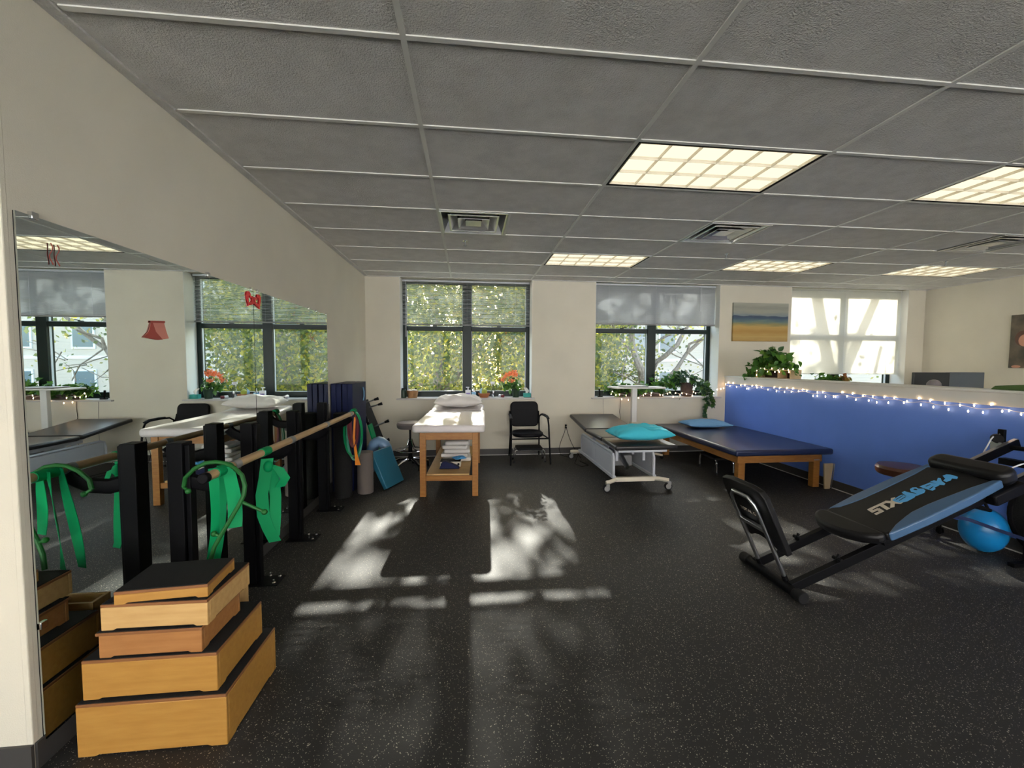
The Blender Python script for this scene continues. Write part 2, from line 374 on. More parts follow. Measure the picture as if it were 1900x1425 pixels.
for x in CX[4:-1] : g.box(x - .012, x + .012, -3.5, YW - .002, ZC - .002, ZC + .006)
for x in CX[1:4]: g.box(x - .012, x + .012, -3.5, 1.53, ZC - .002, ZC + .006)
for y in CYs[1:-1]: g.box(-5 if y < 1.5 else -1.46, XR - .01, y - .012, y + .012, ZC - .0015, ZC + .006)
for vx, j in VENTS: g.box(vx + .60, vx + .622, R0 + DY * j, R0 + DY * (j + 1), ZC - .002, ZC + .006)
struct(g.obj('trim_2', 'bar', smooth=False))
struct(G().box(XL + .001, XL + .05, 1.55, YW - .005, ZC - .006, ZC + .01).box(XL + .05, XR - .01, YW - .022, YW - .002, ZC - .006, ZC + .01).box(XR - .022, XR - .001, -3.4, YW, ZC - .006, ZC + .01).obj('trim_3', 'tile', smooth=False))
struct(G().box(-5.2, 8.05, -3.7, 6.8, 2.98, 3.1).obj('ceiling_slab', 'tile', smooth=False))
# baseboards
struct(G().box(XL, XL + .008, 1.545, YW, .001, .1).obj('baseboard_left', 'trimgrey', smooth=False))
struct(G().box(-5, XL + .002, 1.53, 1.54, .001, .1).obj('baseboard_hall', 'trimgrey', smooth=False))
struct(G().box(XL + .01, 4.21, YW - .008, YW, .001, .1).obj('baseboard_window_side', 'trimgrey', smooth=False))
struct(G().box(XL + .01, 4.21, YW - .013, YW - .008, .001, .010).obj('trim_4', 'bar', smooth=False))
# half wall
HX = 4.22
struct(G().box(HX, HX + .17, 1.2, YW, 0, 1.20).obj('wall_half_blue', 'blue_wall', smooth=False))
struct(G().box(HX - .022, HX + .19, 1.18, YW - .002, 1.118, 1.222).obj('trim_5', 'white', bevel=.003))
struct(G().box(HX - .034, HX + .21, 1.17, YW - .002, 1.222, 1.244).obj('trim_6', 'white', bevel=.006))
struct(G().box(HX - .008, HX, 1.2, YW - .02, .001, .1).obj('baseboard_half_wall', 'trimgrey', smooth=False))
struct(G().box(HX - .013, HX - .008, 1.2, YW - .02, .001, .010).obj('trim_7', 'bar', smooth=False))

# ------------------------------------------------------------ windows
FY = YW + REV
def window(i, a, b, zb, nsl, bm, tilt, wand, bo=.12):
    w = bpy.data.objects.new('window_%d' % i, None); S.collection.objects.link(w); w['kind'] = 'structure'; w.location = ((a + b) / 2, FY, SILL)
    cx, h = (b - a) / 2, ZC + .02 - SILL
    g = G(); fr = .062; mw = .07; zr = 1.145 - .07
    g.box(-cx, -cx + fr, 0, .09, 0, h).box(cx - fr, cx, 0, .09, 0, h).box(-mw, mw, -.015, .09, 0, h)
    for s0, s1 in ((-cx + fr, -mw), (mw, cx - fr)):
        g.box(s0, s1, 0, .09, 0, .085).box(s0, s1, .01, .09, h - .07, h).box(s0, s1, -.004, .06, zr - .035, zr + .035)
    g.obj('window_frame', 'frame', w, bevel=.004)
    g = G()
    for s0, s1 in ((-cx + fr, -mw), (mw, cx - fr)):
        for z0, z1 in ((.085, zr - .035), (zr + .035, h - .07)):
            g.box(s0, s0 + .008, .02, .05, z0, z1).box(s1 - .008, s1, .02, .05, z0, z1).box(s0, s1, .02, .05, z0, z0 + .008)
    g.obj('glazing_bead', 'frame_lt', w)
    for s0, s1 in ((-cx + fr, -mw), (mw, cx - fr)):
        for z0, z1 in ((.085, zr - .035), (zr + .035, h - .07)):
            G().box(s0 + .004, s1 - .004, .04, .046, z0 + .004, z1 - .004).obj('pane', 'glass', w, smooth=False)
    for s in (-.5, .5): G().box(s * cx - .03, s * cx + .03, -.03, -.004, zr + .035, zr + .05).cyl((s * cx, -.02, zr + .05), (s * cx + .06, -.045, zr + .062), .006, 8).obj('sash_lock', 'frame', w)
    # blind
    bl = tag(G().box(a + .012, b - .012, YW + bo - .02, YW + bo + .02, ZC - .03, ZC - .002).obj('window_blind', 'blindw' if bm == 'blindw' else 'enamel'), *LB[i])
    g = G(); top = ZC - .035; d = .0119 if i == 2 else .0125
    for k in range(nsl):
        z = top - (k + .5) * (top - zb) / nsl; X = T(0, YW + bo, z) @ rot(tilt, 'X')
        g.box(a + .014, b - .014, -d, d, -.0004, .0004, X)
    g.obj('slats', bm, bl, smooth=False)
    G().box(a + .014, b - .014, YW + bo - .014, YW + bo + .014, zb - .022, zb - .002).obj('bottom_rail', 'greyplas' if bm != 'blindw' else 'blindw', bl)
    for t in (.12, .5, .88): G().cyl((a + (b - a) * t, YW + bo - .017, zb), (a + (b - a) * t, YW + bo - .017, top), .0012, 5).obj('ladder_cord', 'plastic_w', bl)
    for x, l in wand: G().cyl((x, YW + bo - .03, ZC - .03), (x, YW + bo - .035, l), .004, 6).obj('wand', 'plastic_w', bl)
    # sill board
    struct(G().box(a - .055, b + .04, YW - .055, YW, SILL - .022, SILL).box(a, b, YW, FY + .002, SILL - .022, SILL + .002).obj('trim_%d' % (i + 7), 'sill', bevel=.004))
    # white jamb liners
    struct(G().box(a - .001, a + .004, YW + .002, FY, SILL + .002, ZC).box(b - .004, b + .001, YW + .002, FY, SILL + .002, ZC).obj('trim_%d' % (i + 10), 'white', smooth=False))
LB = {1: ('see-through slatted blind half drawn above the flowers and baskets', 'blind'), 2: ('grey dappled slatted blind half drawn above the trailing ivy', 'blind'), 3: ('bright white slatted blind let almost fully down behind the half wall', 'blind')}
window(1, *WINS[0], 2.045, 32, 'blinda', -12, [(-.955, 1.84)], .205)
window(2, *WINS[1], 2.085, 31, 'blind', -42, [(3.80, 2.3)])
window(3, *WINS[2], 1.29, 64, 'blindw', -66, [])

# ------------------------------------------------------------ ceiling lights
def troffer():
    t = thing('ceiling_light', 'x', 'ceiling light')
    L, Wd = 1.2192, .6096
    g = G()
    g.box(.014, L - .014, .014, .024, -.0, .1).box(.014, L - .014, Wd - .024, Wd - .014, 0, .1).box(.014, .024, .014, Wd - .014, 0, .1).box(L - .024, L - .014, .014, Wd - .014, 0, .1).box(.014, L - .014, .014, Wd - .014, .1, .11)
    g.obj('housing', 'black', t, smooth=False)
    G().box(.026, L - .026, .026, Wd - .026, .022, .027).obj('lamp_panel', 'lamp', t, smooth=False)
    g = G(); x0, x1, y0, y1 = .034, L - .034, .034, Wd - .034
    for i in range(7):
        x = x0 + (x1 - x0) * i / 6; g.prism([(x - .0015, 0), (x + .0015, 0), (x + .0035, .018), (x - .0035, .018)], y0, y1, Matrix(((1, 0, 0, 0), (0, 0, 1, 0), (0, 1, 0, .003), (0, 0, 0, 1))))
    for j in range(4):
        y = y0 + (y1 - y0) * j / 3; g.prism([(y - .0015, 0), (y + .0015, 0), (y + .0035, .018), (y - .0035, .018)], x0, x1, Matrix(((0, 0, 1, 0), (1, 0, 0, 0), (0, 1, 0, .003), (0, 0, 0, 1))))
    g.obj('louver', 'louver', t, smooth=False)
    return t
LL = ['large louvered ceiling light nearest above the open floor', 'louvered ceiling light cut by the right edge above the half wall', 'offscreen louvered ceiling light added over the office side nearest row',
      'small-looking louvered ceiling light near the windows above the padded black chair', 'far louvered ceiling light over the blue mat table', 'far louvered ceiling light in front of the closed white blind',
      'unseen added ceiling light behind the viewer over open floor', 'unseen added ceiling light behind the viewer over the exercise machine', 'unseen added ceiling light in the side hall']
t0 = troffer()
for k, (lx, j) in enumerate(LIGHTS):
    t = t0 if k == 0 else dup(t0, (0, 0, 0)); t.location = (lx, R0 + DY * j, ZC - .001); t['label'] = LL[k]; t['group'] = 'louvered ceiling lights'
# vents
def vent():
    t = thing('ceiling_vent', 'x', 'air vent'); c = .299
    G().box(.008, .59, .012, .60, .12, .125).cyl((c, c, .05), (c, c, .124), .13, 24).obj('duct', 'black', t)
    def fr(h0, z0, h1, z1):
        g = G(); v = []
        for h, z in ((h0, z0), (h1, z1)):
            v.append([g.b.verts.new((c + sx * h, c + sy * h, z)) for sx, sy in ((-1, -1), (1, -1), (1, 1), (-1, 1))])
        for k in range(4): g.b.faces.new((v[0][k], v[0][(k + 1) % 4], v[1][(k + 1) % 4], v[1][k]))
        o = g.obj('cone', 'ventmetal', t, smooth=False); q = o.modifiers.new('s', 'SOLIDIFY'); q.thickness = .003
    fr(.285, .0, .24, .10); fr(.215, -.004, .15, .07); fr(.14, -.004, .08, .05)
    G().box(c - .07, c + .07, c - .07, c + .07, .0, .004).obj('center_plate', 'ventmetal', t)
    g = G()
    for a in (.213, .285):
        for s in (-1, 1): g.box(c - a - .008, c + a + .008, c + s * a - .008, c + s * a + .008, -.006, 0).box(c + s * a - .008, c + s * a + .008, c - a, c + a, -.006, 0)
    g.obj('rim', 'ventmetal', t)
    return t
v0 = vent()
for k, (vx, j) in enumerate(VENTS):
    v = v0 if k == 0 else dup(v0, (0, 0, 0)); v.location = (vx + .003, R0 + DY * j + .004, ZC - .002); v['group'] = 'square metal ceiling vents'
    v['label'] = ['square metal ceiling vent above the white treatment table', 'square metal ceiling vent beyond the large ceiling light', 'square metal ceiling vent at the right edge over the office'][k]
s0 = None
for k, (x, y) in enumerate(((-.03, 4.40), (3.0, 4.55), (5.9, 4.55))):
    if s0 is None:
        s0 = thing('sprinkler', 'x', 'sprinkler', (x, y, ZC + .003)); G().lathe([(.028, 0), (.026, -.006), (.012, -.008)]).obj('escutcheon', 'chrome', s0); G().cyl((0, 0, 0), (0, 0, -.05), .007).lathe([(.02, -.05), (.02, -.053)]).obj('head', 'alu', s0); s = s0
    else: s = dup(s0, (x, y, ZC + .003))
    s['group'] = 'ceiling sprinkler heads'; s['label'] = ['ceiling sprinkler head just behind the vent over the treatment table', 'ceiling sprinkler head between the middle vent and far light', 'ceiling sprinkler head over the office behind the half wall'][k]

# ------------------------------------------------------------ mirror
for k, (a, b, l) in enumerate(((1.572, 3.100, 'tall frameless wall mirror panel nearest the corner, behind the stacked steps'), (3.106, 4.62, 'frameless wall mirror panel farther along, ending near the navy mats'))):
    t = thing('wall_mirror', l, 'mirror', (XL, a, .085), 0, 'wall mirror panels')
    G().box(.004, .0095, 0, b - a, 0, 1.868).obj('glass_panel', 'mirror', t, smooth=False)
    G().box(.001, .004, 0, b - a, 0, 1.868).obj('backing', 'black', t, smooth=False)
    for y, z in ((.06, 1.868), (b - a - .5, 1.868), (b - a - .02, 1.868), (.012, .42) if k == 0 else (b - a - .3, 1.868)):
        G().box(.0, .016, y - .012, y + .012, z - .012, z + .014).obj('clip', 'chrome', t, bevel=.002)
# decorations stuck on the mirror
tm = Matrix(((0, 0, 1, XL + .0105), (1, 0, 0, 0), (0, 1, 0, 0), (0, 0, 0, 1)))   # local (y, z) -> mirror plane
t = thing('red_bow', 'shiny red paper bow of two hollow hearts at the top of the mirror seam', 'decoration', (XL + .0105, 3.10, 1.88))
def heart(sx, cx, cz, r, a):
    P = []
    for i in range(28):
        q = 2 * PI * i / 28; x = 16 * math.sin(q) ** 3; y = 13 * math.cos(q) - 5 * math.cos(2 * q) - 2 * math.cos(3 * q) - math.cos(4 * q)
        P.append(Vector((x * r / 16, y * r / 16)))
    ca, sa = math.cos(a), math.sin(a); return [(cx + sx * (p.x * ca - p.y * sa), cz + p.x * sa + p.y * ca) for p in P]
Xm = Matrix(((0, 0, 1, 0), (1, 0, 0, 0), (0, 1, 0, 0), (0, 0, 0, 1)))
for s, cy_ in ((-1, -.052), (1, .052)):
    o, i_ = heart(s, cy_, .0, .056, .5), heart(s, cy_, .0, .028, .5); g = G(); n = len(o)
    for z0, z1 in ((.001, .006),):
        V = [[g.b.verts.new((z, p[0], p[1])) for p in q] for z in (z0, z1) for q in (o, i_)]
        for k in range(n):
            m_ = (k + 1) % n
            g.b.faces.new((V[2][k], V[2][m_], V[3][m_], V[3][k])); g.b.faces.new((V[0][k], V[1][k], V[1][m_], V[0][m_])); g.b.faces.new((V[0][k], V[0][m_], V[2][m_], V[2][k])); g.b.faces.new((V[1][k], V[3][k], V[3][m_], V[1][m_]))
    g.obj('heart_loop', 'red', t)
t = thing('paper_cutout', 'salmon paper skirt-shaped cutout stuck on the mirror above the chair', 'decoration', (XL + .0105, 2.18, 1.555))
G().prism([(-.088, .004), (-.055, .032), (-.036, .078), (.047, .086), (.062, .04), (.077, .008), (.0, -.004)], .0005, .003, Xm).obj('skirt', 'pink', t)
G().prism([(-.088, .004), (-.055, .032), (-.036, .078), (-.028, .078), (-.01, .035), (.032, .0), (0, -.004)], .003, .0045, Xm).obj('fold', 'pinkd', t)
G().prism([(-.042, .076), (-.04, .086), (.05, .093), (.05, .083)], .003, .006, Xm).obj('waistband', 'pinkd', t)
t = thing('hanging_ribbon', 'thin pink curled ribbon stuck high on the near mirror panel', 'decoration', (XL + .011, 1.68, 1.83))
for a in (0, .024): G().ribbon([(.004 + .003 * math.sin(i), a + .004 * math.sin(i * 1.1), .045 - i * .011) for i in range(8)], (0, .0018, .001), .0006).obj('strand', 'pinkd', t)

# ------------------------------------------------------------ parallel bar
t = thing('exercise_rail', 'long wooden handrail on black posts along the mirror wall', 'exercise bar', (-1.4, 0, 0))
HB = (.257, .94)
G().cyl((HB[0], 1.90, .94), (HB[0], 4.17, .94), .0205, 20).obj('handrail', 'dowel', t)
for a, b in ((1.872, 1.905), (4.165, 4.19)): G().cyl((HB[0], a, .94), (HB[0], b, .94), .023, 20).obj('end_cap', 'black', t, bevel=.004)
for y in (2.15, 2.79, 3.455, 4.12):
    p = G().box(-.045, .025, y - .04, y + .04, .0, 1.052).box(.025, .047, y - .022, y + .022, 0, 1.04).obj('post', 'black', t, bevel=.003)
    G().tube([(.03, y, .86), (.10, y - .004, .842), (.18, y - .01, .85), (.235, y - .02, .885), (.257, y - .03, .915)], .017, 8, flat=2.2).obj('bracket', 'black', t)
    G().cyl((HB[0], y - .05, .94), (HB[0], y - .0, .94), .0235, 20).obj('collar', 'greyplas', t)
    bp = G().box(-.06, .17, y - .075, y + .055, .001, .007).obj('base_plate', 'black', t)
    for bx, by in ((.14, -.05), (.14, .035), (.075, .045)): G().lathe([(.011, .007), (.011, .012), (.006, .018), (.006, .03), (.001, .031)], (bx, y + by, 0), 10).obj('bolt', 'chrome', bp)

# resistance bands and cane
t = thing('resistance_band', 'bright green band draped in strips over the near end of the wooden handrail', 'exercise band', (0, 0, 0))
def strip(y, x, z0, w, lean=0, tw=0, m='band_g', top=True, par=t, n=12):
    P = []; Wv = []
    for i in range(n):
        q = i / (n - 1); P.append((x + lean * q + .006 * math.sin(3 * q), y + .01 * math.sin(4 * q + x), .955 - (.955 - z0) * q)); a = .9 + tw * math.sin(q * 3)
        Wv.append((w * math.sin(a) * (.9 + .2 * q), w * math.cos(a) * .6, 0))
    return G().ribbon(P, Wv, .0012).obj('strip', m, par)
G().tube([(-1.143, 1.965, .94), (-1.143, 2.075, .94)], .0245, 16).obj('wrap', 'band_g', t)
strip(2.01, -1.170, .50, .026, -.03, -.5); strip(2.03, -1.119, .66, .030, .015, .3); strip(2.07, -1.167, .48, .026, -.06, .5)
t2 = thing('resistance_band', 'bright green band knotted and hanging in a loop beside the second post', 'exercise band', (0, 0, 0))
G().tube([(-1.143, 2.38, .94), (-1.143, 2.46, .94)], .0245, 16).obj('wrap', 'band_g', t2)
G().ball((-1.125, 2.42, .855), .03, .8, 1, 1.1).obj('knot', 'band_g', t2)
for (pp, ww) in (([(-1.13, 2.42, .90), (-1.14, 2.41, .80), (-1.155, 2.40, .70), (-1.15, 2.40, .58), (-1.13, 2.41, .50), (-1.10, 2.42, .42)], .028),
                 ([(-1.12, 2.42, .85), (-1.11, 2.44, .78), (-1.10, 2.44, .68), (-1.10, 2.43, .56), (-1.105, 2.42, .45)], .026),
                 ([(-1.12, 2.42, .86), (-1.075, 2.43, .84), (-1.045, 2.44, .78), (-1.075, 2.44, .73)], .022)):
    G().ribbon([Vector(p) for p in pp], [(ww, .012, 0)] * len(pp), .0015).obj('strip', 'band_g', t2)
cane = tag(G().tube([(-1.32, 2.03, .863), (-1.311, 2.03, .906), (-1.27, 2.03, .948), (-1.222, 2.03, .973), (-1.179, 2.03, .978), (-1.132, 2.03, .970), (-1.096, 2.03, .948), (-1.063, 2.03, .912), (-1.046, 2.02, .863), (-1.047, 2.01, .823), (-1.064, 2.0, .78), (-1.095, 1.99, .721), (-1.134, 1.98, .65), (-1.161, 1.97, .595), (-1.175, 1.96, .53)], .0095, 10).obj('massage_cane', 'cane', bevel=0), 'dark green curved plastic massage cane hooked over the near end of the handrail', 'massage cane')
for a, b in (((-1.056, 2.01, .79), (-.953, 2.0, .742)), ((-1.09, 2.03, .945), (-1.118, 2.05, .912)), ((-1.138, 1.98, .642), (-1.165, 1.98, .655)), ((-1.32, 2.03, .863), (-1.295, 2.02, .845))):
    G().cyl(a, b, .0075, 10).ball(b, .0135, n=10).obj('knob', 'cane', cane)
t3 = thing('resistance_band', 'bunch of green, maroon and teal bands hanging from the far end of the handrail', 'exercise band', (0, 0, 0))
def loop(cx, y, z0, w, hw, m, th=.0015, ph=0):
    P = [(cx + w * math.sin(a + ph), y + .01 * math.sin(2 * a), .955 + (z0 - .955) * (1 - math.cos(a)) / 2) for a in [2 * PI * i / 20 for i in range(21)]]
    G().ribbon(P, [(.004, hw, .0)] * 21, th).obj('band_loop', m, t3)
G().tube([(-1.143, 4.19, .95), (-1.143, 4.25, .955)], .028, 14).obj('wrap', 'band_g', t3)
loop(-1.145, 4.20, .50, .085, .022, 'band_g'); loop(-1.135, 4.215, .46, .072, .016, 'band_t'); loop(-1.14, 4.19, .60, .045, .026, 'band_r', .003); loop(-1.14, 4.205, .64, .028, .018, 'band_r', .003)
G().ribbon([(-1.12, 4.18, .90), (-1.13, 4.17, .70), (-1.11, 4.17, .52), (-1.095, 4.17, .42)], [(.008, .002, 0), (.01, 0, 0), (.014, 0, 0), (.026, 0, 0)], .0015).obj('strip', 'band_o', t3)

# ------------------------------------------------------------ stacked wooden steps
def step(loc, w, d, h, rz, label, m, lip=0, foot=.006, grp='stacked wooden exercise steps', tilt=0):
    t = thing('wooden_step', label, 'exercise step', loc, math.radians(rz), grp); t.rotation_euler.y = math.radians(tilt)
    def side(L, th, X):
        p = [(0, 0), (L * .11, 0), (L * .14, foot), (L * .86, foot), (L * .89, 0), (L, 0), (L, h - .014), (0, h - .014)]
        G().prism(p, 0, th, X).obj('side_panel', m, t, bevel=.0025)
    XZ = Matrix(((1, 0, 0, 0), (0, 0, 1, 0), (0, 1, 0, 0), (0, 0, 0, 1)))        # x,z face, thickness along y
    YZ = Matrix(((0, 0, 1, 0), (1, 0, 0, 0), (0, 1, 0, 0), (0, 0, 0, 1)))
    side(w, .015, XZ); side(w, .015, T(0, d - .015, 0) @ XZ); side(d - .032, .015, T(0, .016, 0) @ YZ); side(d - .032, .015, T(w - .015, .016, 0) @ YZ)
    G().box(-lip, w + lip, -lip, d + lip, h - .014, h - .003).obj('top_panel', 'edge', t, bevel=.002)
    G().box(.004 - lip, w - .004 + lip, .004 - lip, d - .004 + lip, h - .003, h).obj('rubber_top', 'mat_top', t)
    return t
step((-1.418, 1.577, .001), .512, .392, .202, 0, 'largest tan wooden step, at the bottom of the stack by the mirror', 'ply')
step((-1.406, 1.594, .203), .462, .338, .152, 0, 'second wooden step from the bottom, resting on the largest one', 'ply')
step((-1.350, 1.600, .355), .352, .262, .101, 0, 'middle wooden step of the stack, reddish with an overhanging lip', 'plyd', lip=.006)
step((-1.342, 1.603, .457), .368, .292, .101, -.5, 'fourth step up, pale-fronted, directly under the topmost step', 'ply2')
step((-1.283, 1.588, .559), .305, .215, .052, 5, 'thin topmost wooden step with black rubber top', 'ply')
t = thing('wooden_box', 'pale open wooden box standing behind the stacked steps against the mirror', 'box', (-1.345, 1.975, .001))
for a in ((0, .015, 0, .095), (.26, .275, 0, .095), (.015, .26, 0, .012), (.015, .26, .083, .095)): G().box(*a, 0, .36).obj('side_panel', 'ply2', t, bevel=.002)
G().box(.015, .26, .012, .083, .0, .012).obj('bottom_panel', 'edge', t)

# ------------------------------------------------------------ corner things
for k, (x, l) in enumerate(((-1.505, 'navy folded exercise mat standing upright against the mirror wall'), (-1.385, 'navy folded mat standing upright, lighter broad side facing the room'))):
    t = thing('folded_mat', l, 'exercise mat', (x, 4.67, .001), 0, 'upright folded navy mats')
    for q in range(2): G().box(q * .056, q * .056 + .0555, 0, .60, 0, 1.205).obj('panel', 'navymat', t, bevel=.006, seg=2)
    if k: G().ribbon([(.115, .45, .98), (.125, .45, 1.03), (.125, .45, 1.09), (.115, .45, 1.14)], (0, .018, 0), .002).obj('handle', 'ltblue', t)
tag(G().lathe([(.082, 0), (.09, .006), (.09, .898), (.084, .905), (.02, .905)], n=32).obj('foam_roller', 'blkfoam', loc=(-1.335, 4.50, .001)), 'tall black foam roller standing in front of the navy mats', 'foam roller')
tag(G().lathe([(.08, 0), (.085, .004), (.085, .452), (.08, .457), (.02, .457)], n=32).obj('foam_roller', 'greyfoam', loc=(-1.135, 4.62, .001)), 'short grey-brown foam roller standing beside the taller black one', 'foam roller')
# pale bolster bent over behind the grey roller
P = [(-1.185, 5.15, .06), (-1.19, 5.15, .33), (-1.16, 5.15, .44), (-1.10, 5.15, .485), (-1.03, 5.15, .44), (-.99, 5.15, .33), (-.98, 5.16, .06)]
tag(G().tube(P, [.072, .073, .074, .074, .074, .073, .072], 20).obj('bent_bolster', 'bolster', subs=1), 'pale blue shiny bolster bent into an arch behind the teal pad', 'bolster')
# teal foam wedge leaning
A, B = Vector((-.912, 4.66, .004)), Vector((-.775, 5.01, .004)); up = Vector((-.17, .06, .41)); nrm = (B - A).cross(up).normalized(); back = -nrm * .075
if nrm.x > 0: back = -nrm * .075
else: back = nrm * .075
g = G(); vs = [g.b.verts.new(p) for p in (A, B, B + up, A + up, A + back * .6, B + back * .6, B + up + back, A + up + back)]
zmin = min(v.co.z for v in vs)
for v in vs: v.co.z += .002 - zmin
for f in ((0, 1, 2, 3), (7, 6, 5, 4), (0, 4, 5, 1), (1, 5, 6, 2), (2, 6, 7, 3), (3, 7, 4, 0)): g.b.faces.new([vs[i] for i in f])
tag(g.obj('foam_pad', 'teal', bevel=.008, seg=3), 'thick teal rectangular foam pad leaning beside the grey roller', 'foam pad')
# black bench turned on its side, rubber-tipped legs
t = thing('tilted_bench', 'black low bench leaning on its side in the corner, rubber-tipped legs pointing out', 'bench', (0, 0, 0))
G().ribbon([(-1.395, 5.62, .93), (-1.20, 5.62, .41), (-1.05, 5.62, .02)], (0, .20, 0), .016).obj('platform', 'black', t, bevel=.004)
g = G()
for q in (.18, .26, .46, .54, .74, .82):
    x = -1.395 + .345 * q + .02; z = .93 - .91 * q; g.box(x - .002, x + .004, 5.405, 5.416, z - .016, z + .016)
g.obj('slot', 'alu', t)
for a, b in (((-1.362, 5.5, .907), (-1.215, 5.5, .956)), ((-1.345, 5.72, .83), (-1.215, 5.72, .868)), ((-1.23, 5.5, .60), (-1.085, 5.5, .658)), ((-1.16, 5.5, .385), (-1.081, 5.5, .412))):
    L = G().cyl(a, b, .011, 10).obj('leg', 'alu', t); a, b = Vector(a), Vector(b); d = (b - a).normalized()
    G().cyl(b - d * .01, b + d * .045, .014, 12, .021).obj('rubber_foot', 'rubber', L)
tag(G().ribbon([(-1.24, 5.30, .66), (-1.15, 5.30, .34), (-1.07, 5.3, .02)], (0, .09, 0), .008).obj('green_board', 'band_g'), 'thin green board leaning behind the arched bolster', 'board')

# ------------------------------------------------------------ pillow builder
def pillow(name, m, w, d, h, loc, rz, label, n=22, seed=1, amp=.012, rx=0, ry=0):
    g = G(); rows = []
    for sgn in (1, -1):
        r_ = []
        for i in range(n + 1):
            r2 = []
            for j in range(n + 1):
                u, v = i / n * 2 - 1, j / n * 2 - 1
                e = max(0, (1 - abs(u) ** 2.6) * (1 - abs(v) ** 2.6)); k = 1 - .10 * (1 - abs(u)) ** 1 * abs(v) ** 3; k2 = 1 - .10 * (1 - abs(v)) * abs(u) ** 3
                z = e ** .55 * h / 2
                nz = noise.noise(Vector((u * 3.0 + seed, v * 5.5 + u * 2.5, seed * 3))) * amp * min(1, e * 3) + math.sin(u * 9 + 5 * v + 2 * noise.noise(Vector((u * 2, v * 2, seed)))) * amp * .35 * min(1, e * 3)
                zz = z + nz if sgn > 0 else -z * .75 + nz * .2
                r2.append(g.b.verts.new((u * w / 2 * k2, v * d / 2 * k, zz)))
            r_.append(r2)
        for i in range(n):
            for j in range(n): g.b.faces.new((r_[i][j], r_[i + 1][j], r_[i + 1][j + 1], r_[i][j + 1]))
    bmesh.ops.remove_doubles(g.b, verts=g.b.verts, dist=.0008)
    o = g.obj(name, m, ang=80, subs=1); o.location = loc; o.rotation_euler = (rx, ry, rz)
    return tag(o, label, 'pillow')

# ------------------------------------------------------------ white treatment table
t = thing('treatment_table', 'oak treatment table with white padded top, lower shelf and towels', 'treatment table', (-.205, 4.42, 0), math.radians(-2.3))
for x in (-.28, .28):
    for y in (.0, 1.45): G().box(x - .032, x + .032, y - .032, y + .032, .001, .70).obj('leg', 'oak', t, bevel=.003)
G().box(-.25, .25, -.02, .0, .615, .70).box(-.25, .25, 1.45, 1.47, .6, .7).box(-.29, -.27, .03, 1.42, .6, .7).box(.27, .29, .03, 1.42, .6, .7).obj('apron', 'oak', t, bevel=.002)
G().box(-.25, .25, -.018, .004, .17, .225).box(-.25, .25, 1.44, 1.46, .17, .225).obj('shelf_rail', 'oak', t, bevel=.002)
G().box(-.245, .215, -.01, 1.45, .226, .244).obj('shelf', 'ply2', t, bevel=.002)
g = G(); g.prism(rrect(-.385, .385, -.10, 1.30, .05), .702, .785); g.obj('padded_top', 'sheet', t, bevel=.028, seg=4)
G().box(-.37, .37, 1.305, 1.76, -.0, .075, T(0, 1.305, .712) @ rot(4, 'X') @ T(0, -1.305, 0)).obj('head_section', 'sheet', t, bevel=.028, seg=4)
pillow('pillow', 'linen', .70, .46, .20, (-.135, 5.93, .885), -.03, 'white crumpled pillow at the window end of the treatment table', seed=4, amp=.030)
# shelf contents
TS = Matrix.Translation((-.205, 4.42, .245)) @ rot(-2.3, 'Z')
def tl(x, y, z=0): return tuple(TS @ Vector((x, y, z)))
LT = ['folded white towel at the bottom of the pile on the oak table shelf', 'folded grey-white towel second up in the shelf pile', 'folded white towel in the middle of the shelf pile', 'folded pale towel second from the top of the shelf pile', 'crumpled white towel topmost in the shelf pile']
for k in range(5):
    w_, d_, h_ = .34 - .012 * k, .30, .047
    o = G().box(-w_ / 2, w_ / 2, -d_ / 2, d_ / 2, 0, h_).obj('folded_towel', 'linen', bevel=.018, seg=3)
    o.location = tl(.03 + .008 * (-1) ** k, .66 + .01 * k, .002 + k * (h_ + .001)); o.rotation_euler = (0, 0, math.radians(-2.3 + 3 * (-1) ** k)); tag(o, LT[k], 'towel', 'towels on the treatment table shelf')
t = thing('cardboard_box', 'small white printed box with black top on the oak table shelf', 'box', tl(-.01, .34, .001), math.radians(-2.3))
G().box(-.12, .115, -.06, .08, 0, .058).obj('carton', 'cream', t, bevel=.002); G().box(-.118, .113, -.058, .078, .058, .066).obj('lid', 'black', t)
g = G()
for x in (-.10, .09): g.lathe([(.013, -.061), (.013, -.0605)], X=rot(90, 'X') @ T(x, .03, 0) if 0 else Matrix(((1, 0, 0, x), (0, 0, 1, 0), (0, 1, 0, .03), (0, 0, 0, 1))))
for x in (-.06, -.035, -.01, .015, .04): g.box(x, x + .015, -.0612, -.0602, .022, .034)
g.obj('print', 'black', t)
o = pillow('blue_cloth', 'letter_b', .16, .12, .035, tl(.085, .36, .086), .4, 'crumpled bright blue cloth lying on the small white box', n=12, seed=9, amp=.02); o['category'] = 'cloth'
tag(G().prism([(-.13, 0), (.095, 0), (.085, .022), (-.06, .085), (-.095, .08)], 0, .07, T(*tl(.0, .19, .001)) @ rot(-2.3, 'Z') @ Matrix(((1, 0, 0, 0), (0, 0, 1, 0), (0, 1, 0, 0), (0, 0, 0, 1)))).obj('foam_wedge', 'navymat', bevel=.003), 'small navy wedge in front of the box on the oak table shelf', 'wedge')
tag(G().box(-.06, .06, -.1, .1, 0, .05).obj('green_carton', 'band_t', loc=tl(.10, 1.05, .002), bevel=.004), 'pale green carton far back on the oak table shelf', 'box')
tag(G().box(-.09, .09, -.12, .12, 0, .17).obj('paper_stack', 'plastic_w', loc=tl(.08, 1.28, .002), bevel=.006), 'stack of white papers at the back of the oak table shelf', 'paper')

